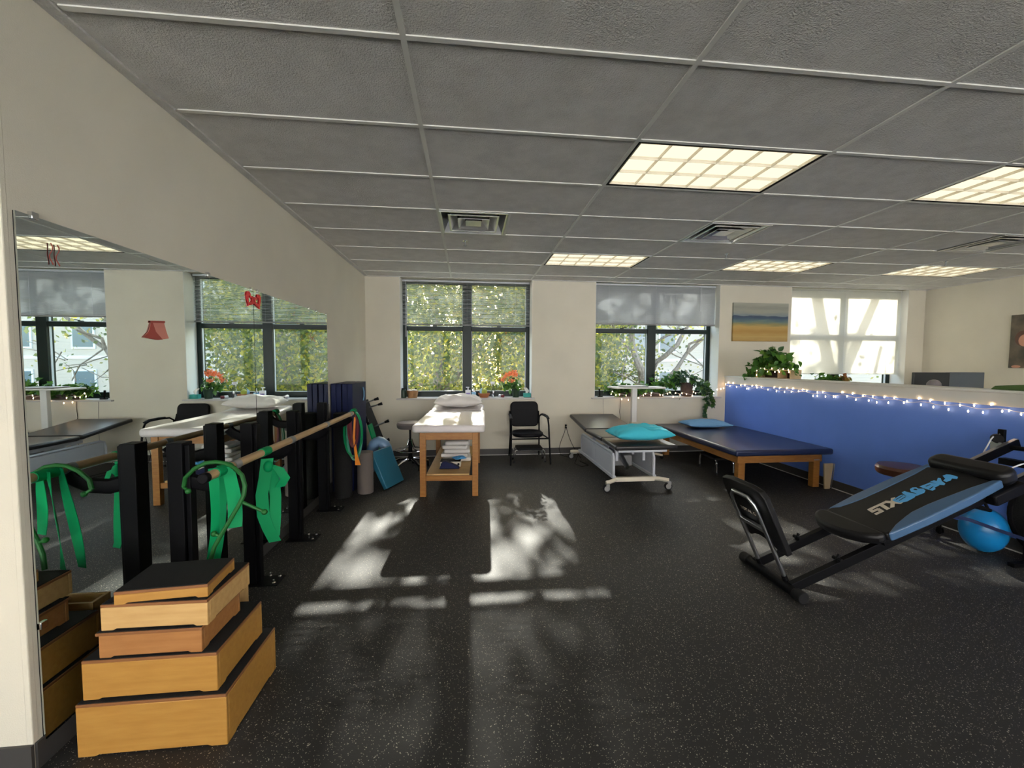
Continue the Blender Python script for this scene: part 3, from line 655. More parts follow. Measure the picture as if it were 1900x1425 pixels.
# ------------------------------------------------------------ stools
def roller_stool(loc, seatm, zs, r, label, ring=.25, rr=.20):
    t = thing('rolling_stool', label, 'stool', loc)
    G().lathe([(.02, zs - .085), (r - .012, zs - .085), (r, zs - .07), (r + .004, zs - .03), (r - .01, zs - .006), (r - .05, zs), (.02, zs)], n=32).obj('seat', seatm, t)
    G().cyl((0, 0, .16), (0, 0, zs - .085), .014).cyl((0, 0, .16), (0, 0, .38), .028).obj('column', 'black', t)
    if ring:
        g = G(); g.tube([(rr * math.cos(a), rr * math.sin(a), ring) for a in [2 * PI * i / 28 for i in range(29)]], .009, 8); g.obj('foot_ring', 'chrome', t)
        for k in range(4):
            a = PI / 4 + k * PI / 2; c, s = math.cos(a), math.sin(a)
            G().tube([(.026 * c, .026 * s, .40), (.045 * c, .045 * s, .34), (.08 * c, .08 * s, .27), (rr * c, rr * s, ring)], .008, 8).obj('ring_brace', 'chrome', t)
    G().lathe([(.045, .10), (.05, .12), (.03, .16)], n=16).obj('hub', 'black', t)
    for k in range(5):
        a = 2 * PI * k / 5 + .3; c, s = math.cos(a), math.sin(a)
        G().tube([(.04 * c, .04 * s, .125), (.15 * c, .15 * s, .11), (.245 * c, .245 * s, .075)], .017, 8).obj('leg', 'chrome', t)
        cs = G().cyl((.245 * c, .245 * s, .05), (.245 * c, .245 * s, .08), .009).box(.245 * c - .012, .245 * c + .012, .245 * s - .02, .245 * s + .02, .035, .055).obj('caster', 'black', t, bevel=.004)
        G().cyl((.245 * c - .012, .245 * s, .026), (.245 * c + .012, .245 * s, .026), .025, 16).obj('wheel', 'black', cs, bevel=.003)
    return t
roller_stool((-.79, 5.66, 0), 'greyvinyl', .635, .175, 'round grey rolling stool with chrome foot ring left of the white treatment table')
roller_stool((3.87, 3.22, 0), 'brown', .545, .19, 'rolling stool with round brown seat against the blue half wall', ring=0)

# ------------------------------------------------------------ guest chair
t = thing('guest_chair', 'black padded armchair between the two windows against the wall', 'chair', (.87, 5.72, 0), math.radians(1))
g = G(); g.prism(rrect(-.225, .225, .0, .42, .16), .375, .435); g.obj('seat', 'chairvinyl', t, bevel=.025, seg=4)
XZb = T(0, .455, .47) @ rot(-9, 'X') @ Matrix(((1, 0, 0, 0), (0, 0, 1, 0), (0, 1, 0, 0), (0, 0, 0, 1)))
bk = G().prism(rrect(-.215, .215, .0, .385, .07), 0, .05, XZb).obj('backrest', 'chairvinyl', t, bevel=.018, seg=4)
G().box(-.15, .15, -.002, .004, .25, .256, T(0, .455, .47) @ rot(-9, 'X')).obj('seam', 'black', bk)
for s in (-1, 1):
    G().tube([(s * .285, -.10, .01), (s * .275, -.07, .25), (s * .268, -.03, .56), (s * .265, .01, .635), (s * .262, .08, .66), (s * .255, .25, .665), (s * .24, .40, .66), (s * .225, .46, .62), (s * .22, .47, .50)], .012, 8).obj('leg', 'black', t)
    G().tube([(s * .235, .52, .01), (s * .228, .48, .20), (s * .222, .45, .36), (s * .222, .46, .52), (s * .222, .52, .70)], .012, 8).obj('leg', 'black', t)
    G().tube([(s * .267, .0, .65), (s * .262, .08, .675), (s * .255, .22, .68), (s * .245, .32, .675)], .022, 8, flat=.5).obj('armrest', 'rubber', t)
    G().cyl((s * .27, -.06, .37), (s * .225, .45, .37), .01, 8).obj('side_rail', 'black', t)
G().cyl((-.27, -.02, .365), (.27, -.02, .365), .01, 8).cyl((-.225, .40, .365), (.225, .40, .365), .01, 8).obj('seat_frame', 'black', t)

def footstool(loc, rz, label):
    t = thing('foot_stool', label, 'step stool', loc, rz, 'low chrome-legged step stools')
    G().prism(rrect(-.19, .19, -.13, .13, .03), .185, .215).obj('platform', 'rubber', t, bevel=.006)
    for s in (-1, 1):
        L = G().tube([(-.225, s * .11, .02)] + [(-.215 + .0, s * .11, .14)] + arc((-.175, s * .11, .145), .04, 180, 90, 5) + arc((.175, s * .11, .145), .04, 90, 0, 5) + [(.215, s * .11, .14), (.225, s * .11, .02)], .0115, 10).obj('leg_loop', 'chrome', t)
        for q in (-1, 1): G().cyl((q * .225, s * .11, .001), (q * .225, s * .11, .03), .015).obj('rubber_foot', 'rubber', L)
    return t
footstool((.885, 5.90, 0), 0, 'low black step stool with chrome legs tucked beneath the guest chair')
footstool((3.33, 5.14, 0), math.radians(86), 'low step stool with chrome legs pushed under the blue mat table')

# ------------------------------------------------------------ adjustable treatment bench
t = thing('adjustable_bench', 'dark grey three-section adjustable treatment bench on a pale wheeled frame', 'treatment table', (1.93, 4.30, 0))
def pad(y0, y1, z0, z1, w0, w1, xo0, xo1):
    L = math.hypot(y1 - y0, z1 - z0); a = math.degrees(math.atan2(z1 - z0, y1 - y0))
    p = [(xo0 - w0, 0), (xo0 + w0, 0), (xo1 + w1, L), (xo1 - w1, L)]
    X = T(0, y0, z0) @ rot(a, 'X'); G().prism(p, -.055, 0, X).obj('cushion', 'charvinyl', t, bevel=.02, seg=4)
    G().box(-.28, .28, .02, L - .02, -.078, -.056, X).obj('cushion_frame', 'enamel', t)
pad(.0, .48, .535, .545, .36, .352, .04, .03); pad(.495, 1.07, .545, .55, .352, .35, .03, -.0); pad(1.085, 1.79, .553, .665, .35, .345, .0, -.045)
fx0, fx1 = -.30, .22
for y, s in ((.14, -1), (1.60, 1)):
    g = G(); g.box(fx0 + .03, fx1 - .03, y - .025, y + .025, .10, .15).tube([(fx0 + .05, y, .125), (fx0 - .06, y + s * .07, .115), (fx0 - .10, y + s * .07, .11)], .026, 4).tube([(fx1 - .05, y, .125), (fx1 + .03, y + s * .0, .12), (fx1 + .13, y + s * .05, .11)], .026, 4)
    g.obj('cross_leg', 'cream', t, bevel=.004)
    for x, yy in ((fx0 - .09, y + s * .07), (fx1 + .12, y + s * .05)):
        c = G().cyl((x, yy, .07), (x, yy, .1), .01).box(x - .012, x + .03, yy - .022, yy + .022, .06, .10).obj('caster', 'greyplas', t, bevel=.004)
        G().cyl((x, yy - .014, .045), (x, yy + .014, .045), .044, 24).obj('tyre', 'rubber', c, bevel=.004)
        G().cyl((x, yy - .018, .045), (x, yy + .018, .045), .032, 24).obj('wheel', 'greyplas', c, bevel=.003)
for x in (fx0 + .02, fx1 - .02):
    G().box(x - .02, x + .02, .14, 1.60, .13, .165).obj('side_rail', 'enamel', t, bevel=.003)
    pl = G().box(x - .006, x + .006, .20, 1.45, .165, .40).obj('side_cover', 'enamel', t)
    g = G()
    for y0, y1 in ((.24, .78), (.82, 1.40)): 
        for q in (-1, 1): g.box(x + q * .006 - .002, x + q * .006 + .002, y0, y1, .19, .375)
    g.obj('recessed_panel', 'greyplas' if 0 else 'enamel', pl, bevel=.001)
    G().tube([(x, .165, .15), (x, .165, .36), (x, .19, .405), (x, .25, .42), (x, 1.40, .42), (x, 1.46, .40), (x, 1.48, .34), (x, 1.48, .15)], .016, 8).obj('hoop_frame', 'enamel', t)
G().box(-.18, .10, .55, 1.25, .17, .30).obj('actuator_box', 'greyplas', t, bevel=.01)
G().cyl((-.04, .35, .20), (-.04, .85, .44), .028).cyl((-.04, .75, .40), (-.04, 1.2, .22), .02).obj('actuator', 'alu', t)
for y in (.30, .62, 1.15):
    for x in (-.20, .13): G().box(x - .016, x + .016, y - .02, y + .02, .30, .475).obj('upright', 'enamel', t, bevel=.002)
G().box(-.24, .19, .26, 1.22, .44, .47).obj('top_frame', 'enamel', t)
G().cyl((.23, .42, .46), (.38, .34, .44), .008, 8).cyl((.36, .35, .44), (.41, .32, .435), .012, 8).obj('release_lever', 'black', t)
G().tube([(-.3, 1.55, .12), (-.42, 1.35, .01), (-.36, 1.18, .006), (-.25, 1.25, .006), (-.3, 1.5, .006)], .004, 6).obj('cable', 'black', t)
pillow('pillow', 'cyan', .72, .42, .19, (1.99, 4.56, .63), .03, 'bright turquoise pillow on the near end of the grey adjustable bench', seed=2, amp=.026)

# ------------------------------------------------------------ overbed table
t = thing('overbed_table', 'white height-adjustable laptop table in front of the ivy window', 'table', (2.52, 6.0, 0))
G().prism(rrect(-.38, .44, -.17, .17, .05), 1.065, 1.085).obj('tabletop', 'white', t, bevel=.004)
G().box(-.04, .04, -.03, .03, .50, 1.065).obj('column', 'white', t, bevel=.006); G().box(-.05, .05, -.04, .04, .06, .55).obj('outer_column', 'cream', t, bevel=.006)
for s in (-1, 1):
    L = G().tube([(-.02, s * .06, .075), (.12, s * .09, .085), (.30, s * .13, .075), (.40, s * .15, .055)], .024, 8, flat=.7).obj('leg', 'cream', t)
    G().cyl((.39, s * .15 - .012, .026), (.39, s * .15 + .012, .026), .025, 16).obj('wheel', 'black', L)
    L = G().tube([(-.02, s * .06, .075), (-.20, s * .09, .075)], .022, 8, flat=.7).obj('leg', 'cream', t)
    G().cyl((-.19, s * .09 - .012, .026), (-.19, s * .09 + .012, .026), .025, 16).obj('wheel', 'black', L)
t = thing('closed_laptop', 'thin pale closed laptop lying on the white height-adjustable table', 'laptop', (2.50, 5.99, 1.086), .03)
G().box(-.19, .19, -.12, .12, 0, .009).obj('base', 'greyplas', t, bevel=.003); G().box(-.19, .19, -.12, .12, .0095, .018).obj('lid', 'enamel', t, bevel=.003)

# ------------------------------------------------------------ mat table
t = thing('mat_table', 'large navy padded mat table on oak legs beside the blue half wall', 'treatment table', (2.98, 4.235, 0))
g = G(); g.box(0, 1.205, 0, 2.03, .402, .472); g.obj('padded_top', 'navyvinyl', t, bevel=.024, seg=4)
G().box(.07, .09, .09, 1.97, .31, .40).box(1.10, 1.12, .09, 1.97, .31, .40).box(.07, 1.12, .07, .09, .31, .40).box(.07, 1.12, 1.94, 1.96, .31, .40).obj('apron', 'oak', t, bevel=.002)
for x in (.14, 1.08):
    for y in (.13, 1.9): G().box(x - .04, x + .04, y - .036, y + .036, .001, .40).obj('leg', 'oak', t, bevel=.003)
G().box(1.02, 1.09, .0685, .0698, .325, .338).obj('maker_plate', 'alu', t)
pillow('pillow', 'ltblue', .70, .42, .12, (3.60, 5.86, .525), -.02, 'light blue pillow on the navy mat table near the windows', seed=6, amp=.022)
t = thing('transfer_board', 'tan board with a metal edge leaning between mat table leg and blue wall', 'board', (0, 0, 0))
bp_ = [Vector((4.085, 4.33, .005)), Vector((4.165, 4.33, .005)), Vector((4.195, 4.33, .30)), Vector((4.06, 4.33, .30))]
G().prism([(4.09, .004), (4.155, .004), (4.19, .30), (4.075, .30)], -4.26, -4.24, Matrix(((1, 0, 0, 0), (0, 0, -1, 0), (0, 1, 0, 0), (0, 0, 0, 1)))).obj('panel', 'tan', t, bevel=.003)
G().cyl((4.165, 4.235, .012), (4.197, 4.235, .30), .007, 8).obj('metal_edge', 'chrome', t)

# ------------------------------------------------------------ incline exercise machine
t = thing('exercise_machine', 'black incline sliding-board exercise machine with squat stand and pulleys', 'exercise machine', (0, 0, 0))
th = math.radians(21.5); ca, sa = math.cos(th), math.sin(th)
BX = Matrix(((ca, 0, -sa, 2.541), (0, 1, 0, 2.68), (sa, 0, ca, .385), (0, 0, 0, 1)))
G().cyl((2.005, 2.20, .035), (2.005, 2.72, .035), .03, 18).obj('floor_bar', 'black', t)
for a, b in ((2.185, 2.25), (2.67, 2.735)): G().cyl((2.005, a, .0365), (2.005, b, .0365), .0355, 18).obj('end_cap', 'rubber', t, bevel=.004)
for y in (2.30, 2.62):
    rl = G().box(-.615, 1.62, -.018, .018, -.155, -.095, T(0, y - 2.68, 0) and (BX @ T(0, y - 2.68, 0))).obj('rail', 'black', t, bevel=.003)
    G().box(1.05, 1.62, -.012, .012, -.094, -.091, BX @ T(0, y - 2.68, 0)).obj('rail_track', 'alu', rl)
    G().cyl((0, -.03, 0), (0, .03, 0), .012, 10, X=BX @ T(-.26, y - 2.68, -.085)).cyl((-.01, 0, .0), (.02, 0, .03), .009, 8, X=BX @ T(-.26, y - 2.68, -.09)).obj('stop_pin', 'black', rl)
# board
g = G(); g.prism([(.035, -.46), (.86, -.462), (.90, -.24), (.86, -.035), (.035, -.03), (.015, -.25)], -.055, -.002, BX); g.obj('glide_board', 'vinylblk', t, bevel=.012, seg=3)
bi = [(.112, -.07), (.20, -.083), (.297, -.091), (.45, -.090), (.587, -.087), (.74, -.080), (.877, -.066)]
G().prism(bi + [(.90, -.035), (.60, -.012), (.30, -.01), (.06, -.03)], -.05, .0005, BX).obj('side_panel', 'stripblue', t, bevel=.006)
bi = [(.044, -.462), (.15, -.42), (.25, -.395), (.315, -.382), (.44, -.380), (.565, -.388), (.72, -.402), (.873, -.425)]
G().prism(bi + [(.90, -.46), (.62, -.478), (.30, -.480), (.06, -.472)], -.055, .0005, BX).obj('side_panel', 'stripblue', t, bevel=.008, seg=3)
g = G(); g.prism([(.035, -.465), (.035, -.02), (-.02, .0), (-.07, -.03), (-.11, -.10), (-.122, -.19), (-.11, -.29), (-.075, -.39), (-.02, -.455)], -.06, .012, BX); g.obj('end_cushion', 'vinylblk', t, bevel=.026, seg=4)
g = G(); g.prism(rrect(.885, 1.03, -.475, -.02, .06), -.06, .045, BX); g.obj('head_cushion', 'vinylblk', t, bevel=.034, seg=4)
G().box(.02, .95, -.44, -.06, -.09, -.058, BX).obj('carriage', 'black', t, bevel=.004)
G().box(.78, 1.02, -.49, -.42, -.13, -.055, BX).obj('shoulder_bracket', 'black', t, bevel=.012)
# printing
def glyph(name, m, polys, par, X, z=.0):
    g = G()
    for p in polys: g.prism(p, z, z + .0012, X)
    return g.obj(name, m, par, smooth=False)
def lb(s_, t_):      # letter grid: along the board, up = +Y
    return (.168 + .205 * s_ + .022 * t_ , -.281 + .078 * t_)
def stroke(pts, w):
    out = []
    for (a, b), (c, d) in zip(pts, pts[1:]):
        L = math.hypot(c - a, (d - b)) or 1; nx, ny = -(d - b) / L * w, (c - a) / L * w; nx *= .5
        out.append([lb(*q) for q in ((a + nx, b + ny), (c + nx, d + ny), (c - nx, d - ny), (a - nx, b - ny))])
    return out
polys = stroke([(.30, .9), (.02, .9)], .12) + stroke([(.045, 1), (.045, .45)], .12) + stroke([(.0, .52), (.27, .52)], .12) + stroke([(.25, .55), (.25, .0)], .12) + stroke([(.30, .1), (.0, .1)], .12)
polys += stroke([(.28, .9), (.68, .9)], .12) + stroke([(.47, .9), (.47, 0)], .13) + stroke([(.66, 1.0), (1.0, 0)], .14) + stroke([(1.0, 1.0), (.62, 0)], .14)
glyph('lettering', 'letter_w', polys, t, BX, -.0015)
L6 = [[(0.366, 0.22), (0.442, 0.211), (0.457, 0.215), (0.456, 0.245), (0.451, 0.256), (0.479, 0.278), (0.465, 0.283), (0.404, 0.287), (0.365, 0.274), (0.359, 0.251)],
      [(0.479, 0.192), (0.502, 0.191), (0.502, 0.208), (0.503, 0.232), (0.515, 0.27), (0.47, 0.278), (0.453, 0.258), (0.467, 0.212)],
      [(0.54, 0.196), (0.566, 0.192), (0.581, 0.205), (0.573, 0.225), (0.588, 0.244), (0.574, 0.268), (0.547, 0.281), (0.488, 0.277), (0.495, 0.252), (0.516, 0.259), (0.517, 0.221)],
      [(0.6, 0.211), (0.678, 0.218), (0.679, 0.244), (0.675, 0.276), (0.634, 0.278), (0.622, 0.293), (0.594, 0.295), (0.593, 0.256)],
      [(0.687, 0.211), (0.714, 0.215), (0.713, 0.232), (0.753, 0.209), (0.758, 0.222), (0.725, 0.255), (0.71, 0.285), (0.689, 0.294), (0.676, 0.266), (0.682, 0.242)],
      [(0.792, 0.209), (0.819, 0.212), (0.828, 0.232), (0.822, 0.278), (0.795, 0.292), (0.787, 0.268), (0.762, 0.279), (0.731, 0.276), (0.737, 0.253), (0.765, 0.245)]]
glyph('lettering', 'letter_b', [[(a, -b) for a, b in p] for p in L6], t, BX, -.0014)
sl = [[(.385, -.23), (.450, -.222), (.450, -.226), (.385, -.234)], [(.385, -.25), (.445, -.243), (.445, -.247), (.385, -.254)], [(.545, -.215), (.560, -.212), (.562, -.228), (.550, -.232)], [(.62, -.232), (.655, -.235), (.655, -.240), (.62, -.238)], [(.60, -.27), (.64, -.262), (.64, -.267), (.60, -.276)]]
glyph('lettering_gap', 'vinylblk', sl, t, BX, -.0005)
# squat stand
SX = T(2.02, 0, .055) @ rot(-25, 'Y')            # local z up the stand, local -x to the camera side
for y in (2.34, 2.575): G().cyl((0, y, -.02), (0, y, .05), .017, 12, X=SX).obj('socket', 'black', t)
G().tube([(0, 2.34, 0), (0, 2.34, .50), (0, 2.352, .56), (0, 2.385, .60), (0, 2.53, .60), (0, 2.563, .56), (0, 2.575, .50), (0, 2.575, 0)], .0135, 12, X=SX).obj('stand_frame', 'greyplas' if 0 else 'alu', t)
G().box(-.012, .012, 2.35, 2.565, .36, .39, SX).obj('stand_crossbar', 'alu', t, bevel=.003)
XP = SX @ Matrix(((0, 0, 1, .018), (1, 0, 0, 0), (0, 1, 0, 0), (0, 0, 0, 1)))
pp = [(2.25, .22), (2.25, .62), (2.28, .66), (2.36, .675), (2.55, .675), (2.64, .66), (2.665, .62), (2.655, .40), (2.60, .25), (2.57, .23), (2.52, .26), (2.46, .275), (2.38, .265), (2.32, .225)]
sp = G().prism(pp, 0, .04, XP).obj('stand_pad', 'vinylblk', t, bevel=.008, seg=3)
fc = bpy.data.curves.new('lettering', 'FONT'); fc.body = 'TOTAL GYM'; fc.size = .036; fc.extrude = .0006; fc.materials.append(M['greyfoam'] if 0 else M['alu']); fc.align_x = 'CENTER'
fo = bpy.data.objects.new('lettering', fc); S.collection.objects.link(fo); fo.parent = t
fo.matrix_world = Matrix()
bpy.context.view_layer.update()
fm = bpy.data.meshes.new_from_object(fo); fm.materials.clear(); fm.materials.append(M['letter_w']); fm.transform(SX @ Matrix(((0, 0, -1, .0165), (-1, 0, 0, 2.455), (0, 1, 0, .445), (0, 0, 0, 1))))
bpy.data.objects.remove(fo); fo = bpy.data.objects.new('lettering', fm); S.collection.objects.link(fo); fo.parent = t
# upper tower, pulleys, cables
G().box(4.00, 4.045, 2.43, 2.49, .001, 1.25).box(3.86, 4.15, 2.44, 2.48, .001, .03).obj('tower', 'black', t, bevel=.003)
G().box(3.985, 4.05, 2.27, 2.65, .70, .745).obj('rail_bracket', 'black', t)
G().box(3.99, 4.05, 2.64, 2.71, .80, .86).obj('pulley_bracket', 'alu', t, bevel=.004)
G().cyl((4.02, 2.62, .83), (4.02, 2.40, .84), .017, 10).obj('pulley_arm', 'black', t)
pu = G().cyl((3.99, 2.66, .885), (4.03, 2.70, .885), .034, 20).obj('pulley', 'black', t, bevel=.004)
G().box(4.035, 4.06, 2.66, 2.70, .86, .955).obj('pulley_mount', 'black', t, bevel=.004); G().tube([(4.045, 2.685, .93), (4.03, 2.685, .895), (4.055, 2.685, .86)], .006, 8).obj('swivel_clip', 'chrome', t)
G().tube([(3.98, 2.68, .905), (3.955, 2.68, .88), (3.84, 2.66, .735), (3.70, 2.60, .62)], .0045, 6).obj('cable', 'plastic_w', t)
G().tube([(4.02, 2.30, .85), (3.64, 2.30, .79), (3.46, 2.32, .72)], .0045, 6).obj('cable', 'plastic_w', t)
G().tube([(3.56, 2.46, .56), (3.60, 2.46, .50), (3.645, 2.46, .425)], .009, 8).tube([(3.42, 2.46, .48), (3.54, 2.46, .455), (3.66, 2.46, .42)], [.014, .018, .013], 8).obj('folding_support', 'black', t)
G().ribbon([(3.33, 2.47, .395), (3.50, 2.465, .358), (3.72, 2.46, .28), (3.96, 2.455, .20)], (.004, 0, .011), .004).obj('strap', 'navyvinyl', t)

# ball, trampoline
tag(G().ball((0, 0, 0), .17, .80, .80, 1, n=40).obj('exercise_ball', 'ball', loc=(3.97, 2.70, .171)), 'shiny blue exercise ball on the floor by the blue half wall', 'exercise ball')
t = thing('mini_trampoline', 'round black mini trampoline leaning on the blue half wall behind the ball', 'trampoline', (4.165, 2.36, .345))
XT = rot(97, 'Y')
G().lathe([(.30, -.008), (.30, .008)], n=40, X=XT).obj('jumping_mat', 'blkfoam', t)
G().tube([(.315 * math.cos(a), .315 * math.sin(a), 0) for a in [2 * PI * i / 40 for i in range(41)]], .02, 8, X=XT, cap=False).obj('padded_rim', 'black', t)

# ------------------------------------------------------------ wall things
t = thing('wall_outlet', 'beige wall outlet with two black plugs between chair and grey bench', 'outlet', (1.535, YW, .448))
G().box(-.035, .035, -.006, -.0005, -.058, .058).obj('cover_plate', 'cream', t, bevel=.002)
for z in (-.022, .012): G().box(-.014, .014, -.035, -.006, z - .012, z + .012).obj('plug', 'black', t, bevel=.004)
tag(G().tube([(1.53, 6.285, .455), (1.50, 6.24, .36), (1.44, 6.20, .24), (1.40, 6.18, .12), (1.42, 6.15, .02), (1.55, 6.0, .006)], .004, 6).obj('power_cord', 'black'), 'black cord hanging in a loop left of the outlet', 'cord')
tag(G().tube([(1.54, 6.285, .425), (1.56, 6.24, .32), (1.60, 6.2, .2), (1.66, 6.15, .08), (1.70, 6.0, .006)], .004, 6).obj('power_cord', 'black'), 'black cord falling right of the outlet towards the grey bench', 'cord')
tag(G().tube([(2.42, 6.31, .90), (2.425, 6.31, .80), (2.415, 6.31, .66), (2.44, 6.31, .5), (2.42, 6.31, .2)], .003, 6).obj('power_cord', 'black'), 'thin dark cord hanging from the ivy sill beside the white column', 'cord')
tag(G().tube([(2.14, 6.31, .90), (2.15, 6.31, .7), (2.155, 6.31, .45), (2.15, 6.31, .2)], .002, 6).obj('power_cord', 'greyplas'), 'thin grey cord hanging below the little black phone on the sill', 'cord')
t = thing('seascape_canvas', 'abstract seascape canvas of blue sea and sandy beach between two windows', 'picture', (4.78, YW, 2.125))
G().box(-.485, .485, -.035, -.001, -.312, .312).obj('painted_canvas', 'seascape', t, bevel=.003)
t = thing('portrait_canvas', 'dark portrait photo canvas cut by the right edge', 'picture', (XR, 4.80, 1.78))
G().box(-.03, -.001, -.36, .36, -.38, .38).obj('canvas', 'photoprint', t, bevel=.003)
XQ = Matrix(((0, 0, -1, -.0305), (1, 0, 0, 0), (0, 1, 0, 0), (0, 0, 0, 1)))
def ell(cx, cz, a, b): return [(cx + a * math.cos(2 * PI * i / 20), cz + b * math.sin(2 * PI * i / 20)) for i in range(20)]
G().prism(ell(.22, .04, .085, .11), 0, .0008, XQ).obj('printed_hair', 'brown', t); G().prism(ell(.20, .01, .065, .085), .0008, .0016, XQ).obj('printed_face', 'skin', t); G().prism(ell(.275, -.36, .05, .02), 0, .0016, XQ).obj('printed_hand', 'skin', t)

# ------------------------------------------------------------ office behind half wall
t = thing('office_desk', 'desk behind the blue half wall carrying two monitors', 'desk', (0, 0, 0))
G().box(5.5, 7.7, 4.6, 5.35, .72, .75).obj('desktop', 'white', t, bevel=.003)
for x in (5.55, 7.62):
    for y in (4.65, 5.3): G().box(x - .025, x + .025, y - .025, y + .025, .001, .72).obj('leg', 'alu', t)
for k, (x, w_, m_, l, y) in enumerate(((6.31, .56, 'screen', 'black monitor seen from behind over the half wall', 4.95), (6.95, .60, 'screen2', 'grey monitor beside the black one over the half wall', 5.03))):
    t = thing('computer_monitor', l, 'monitor', (x, y, .751), 0, 'office monitors')
    G().box(-w_ / 2, w_ / 2, 0, .03, .22, .585).obj('screen_back', m_, t, bevel=.006); G().box(-.03, .03, .03, .05, .01, .35).obj('stand', 'black', t); G().prism(rrect(-.12, .12, -.07, .11, .03), 0, .012).obj('base', 'black', t)
t = thing('desk_lamp', 'small pale grey rounded lamp head peeking over the half wall before the monitors', 'lamp', (6.05, 4.72, .751))
G().lathe([(.07, 0), (.07, .015), (.02, .02)]).obj('base', 'greyplas', t); G().cyl((0, 0, .015), (0, 0, .42), .01).obj('stem', 'greyplas', t); G().lathe([(.075, .40), (.07, .45), (.045, .485), (.01, .497)]).obj('shade', 'greyfoam' if 0 else 'greyvinyl', t)
tag(G().prism([(0, 0), (.30, 0), (.30, .05), (.18, .045), (.03, .03)], 0, .10, Matrix(((0, 0, 1, 4.28), (-1, 0, 0, 2.93), (0, 1, 0, 1.245), (0, 0, 0, 1)))).obj('green_cloth', 'stem', bevel=.006), 'folded green cloth on the half wall cap at the right edge', 'cloth')

# ------------------------------------------------------------ plants
def leaf(g, p, d, up, L, Wd, lobed=False, fold=.25):
    d = d.normalized(); s = d.cross(up)
    if s.length < 1e-3: s = Vector((1, 0, 0))
    s.normalize(); n = s.cross(d).normalized()
    def V(a, b, c=0): return g.b.verts.new(p + d * (L * a) + s * (Wd * b) + n * (L * (c - .18 * a * a)))
    if lobed: R1 = [(.0, .12, 0), (-.12, .52, fold * .5), (.22, .42, fold * .3), (.38, .55, fold * .5), (.55, .28, fold * .2)]
    else: R1 = [(.08, .22, fold * .3), (.30, .46, fold * .5), (.60, .38, fold * .35), (.84, .17, fold * .1)]
    a0, a1 = V(0, 0), V(1, 0)
    mid = [V(a, 0) for a, b, c in R1[1:-1]]
    for sg in (1, -1):
        ed = [V(a, sg * b, c) for a, b, c in R1]
        f = [a0] + ed + [a1] + mid[::-1]
        g.b.faces.new(f if sg > 0 else f[::-1])
def rv(a=1): return Vector((random.uniform(-a, a), random.uniform(-a, a), random.uniform(-a, a)))
def bush(name, par, m, pts, n, L, lobed, spread, droop=.3):
    g = G()
    for i in range(n):
        c, r = random.choice(pts); p = Vector(c) + Vector((random.gauss(0, 1) * r[0] * .5, random.gauss(0, 1) * r[1] * .5, random.gauss(0, 1) * r[2] * .5))
        d = rv() + Vector((0, -.5, -droop)); l = L * random.uniform(.6, 1.25)
        leaf(g, p, d, Vector((0, -.6, 1)) + rv(.5), l, l * .8, lobed)
    return g.obj(name, m, par, ang=70)
def vine(par, m, path, n, L, lobed=True, mstem='stem'):
    st = G().tube(path, .0025, 5).obj('stem', mstem, par); g = G(); P = [Vector(q) for q in path]
    for i in range(n):
        f = (i + random.random()) / n * (len(P) - 1); k = min(int(f), len(P) - 2); p = P[k].lerp(P[k + 1], f - k)
        d = Vector((random.uniform(-1, 1), random.uniform(-1, 0), random.uniform(-1, .2))); l = L * random.uniform(.65, 1.2)
        leaf(g, p + rv(.012), d, Vector((0, -1, .4)) + rv(.4), l, l * .85, lobed)
    g.obj('leaves', m, par, ang=70)
# ivy in pot, window 2
t = thing('ivy_plant', 'trailing ivy in a dark ribbed wooden pot on the middle window sill', 'potted plant', (3.58, 6.39, SILL + .003))
G().lathe([(.07, 0), (.085, .05), (.10, .19), (.108, .20), (.108, .225), (.095, .225), (.09, .20), (.02, .195)], n=28).obj('pot', 'woodpot', t)
G().lathe([(.092, .195), (.02, .205)], n=20).obj('soil', 'soil', t)
bush('foliage', t, 'ivy', [((0, 0, .30), (.16, .10, .10)), ((-.14, 0, .34), (.10, .08, .10)), ((.12, -.04, .27), (.12, .08, .08)), ((.25, -.05, .16), (.10, .06, .10)), ((-.22, -.02, .26), (.12, .08, .12))], 260, .075, True, .1)
for pth in ([(.05, -.02, .24), (.20, -.08, .20), (.27, -.15, .02), (.26, -.17, -.08), (.24, -.17, -.16), (.22, -.16, -.26), (.25, -.15, -.33)], [(.05, -.02, .24), (.25, -.06, .18), (.34, -.14, .03), (.36, -.16, -.08), (.37, -.16, -.14)], [(.1, 0, .24), (.3, -.05, .16), (.36, -.10, .1), (.33, -.15, -.02)]):
    vine(t, 'ivy', pth, 34, .07)
t = thing('ivy_plant', 'low bushy ivy in a long tray on the middle window sill behind the white table', 'potted plant', (2.85, 6.40, SILL + .003))
G().box(-.42, .32, -.05, .05, 0, .07).obj('tray', 'woodpot', t, bevel=.008)
bush('foliage', t, 'plant', [((-.50, -.03, .12), (.14, .05, .09)), ((-.30, -.03, .13), (.16, .05, .08)), ((-.05, -.03, .12), (.2, .05, .08)), ((.25, -.02, .16), (.16, .06, .12)), ((.42, -.03, .22), (.12, .05, .12))], 460, .075, True, .1)
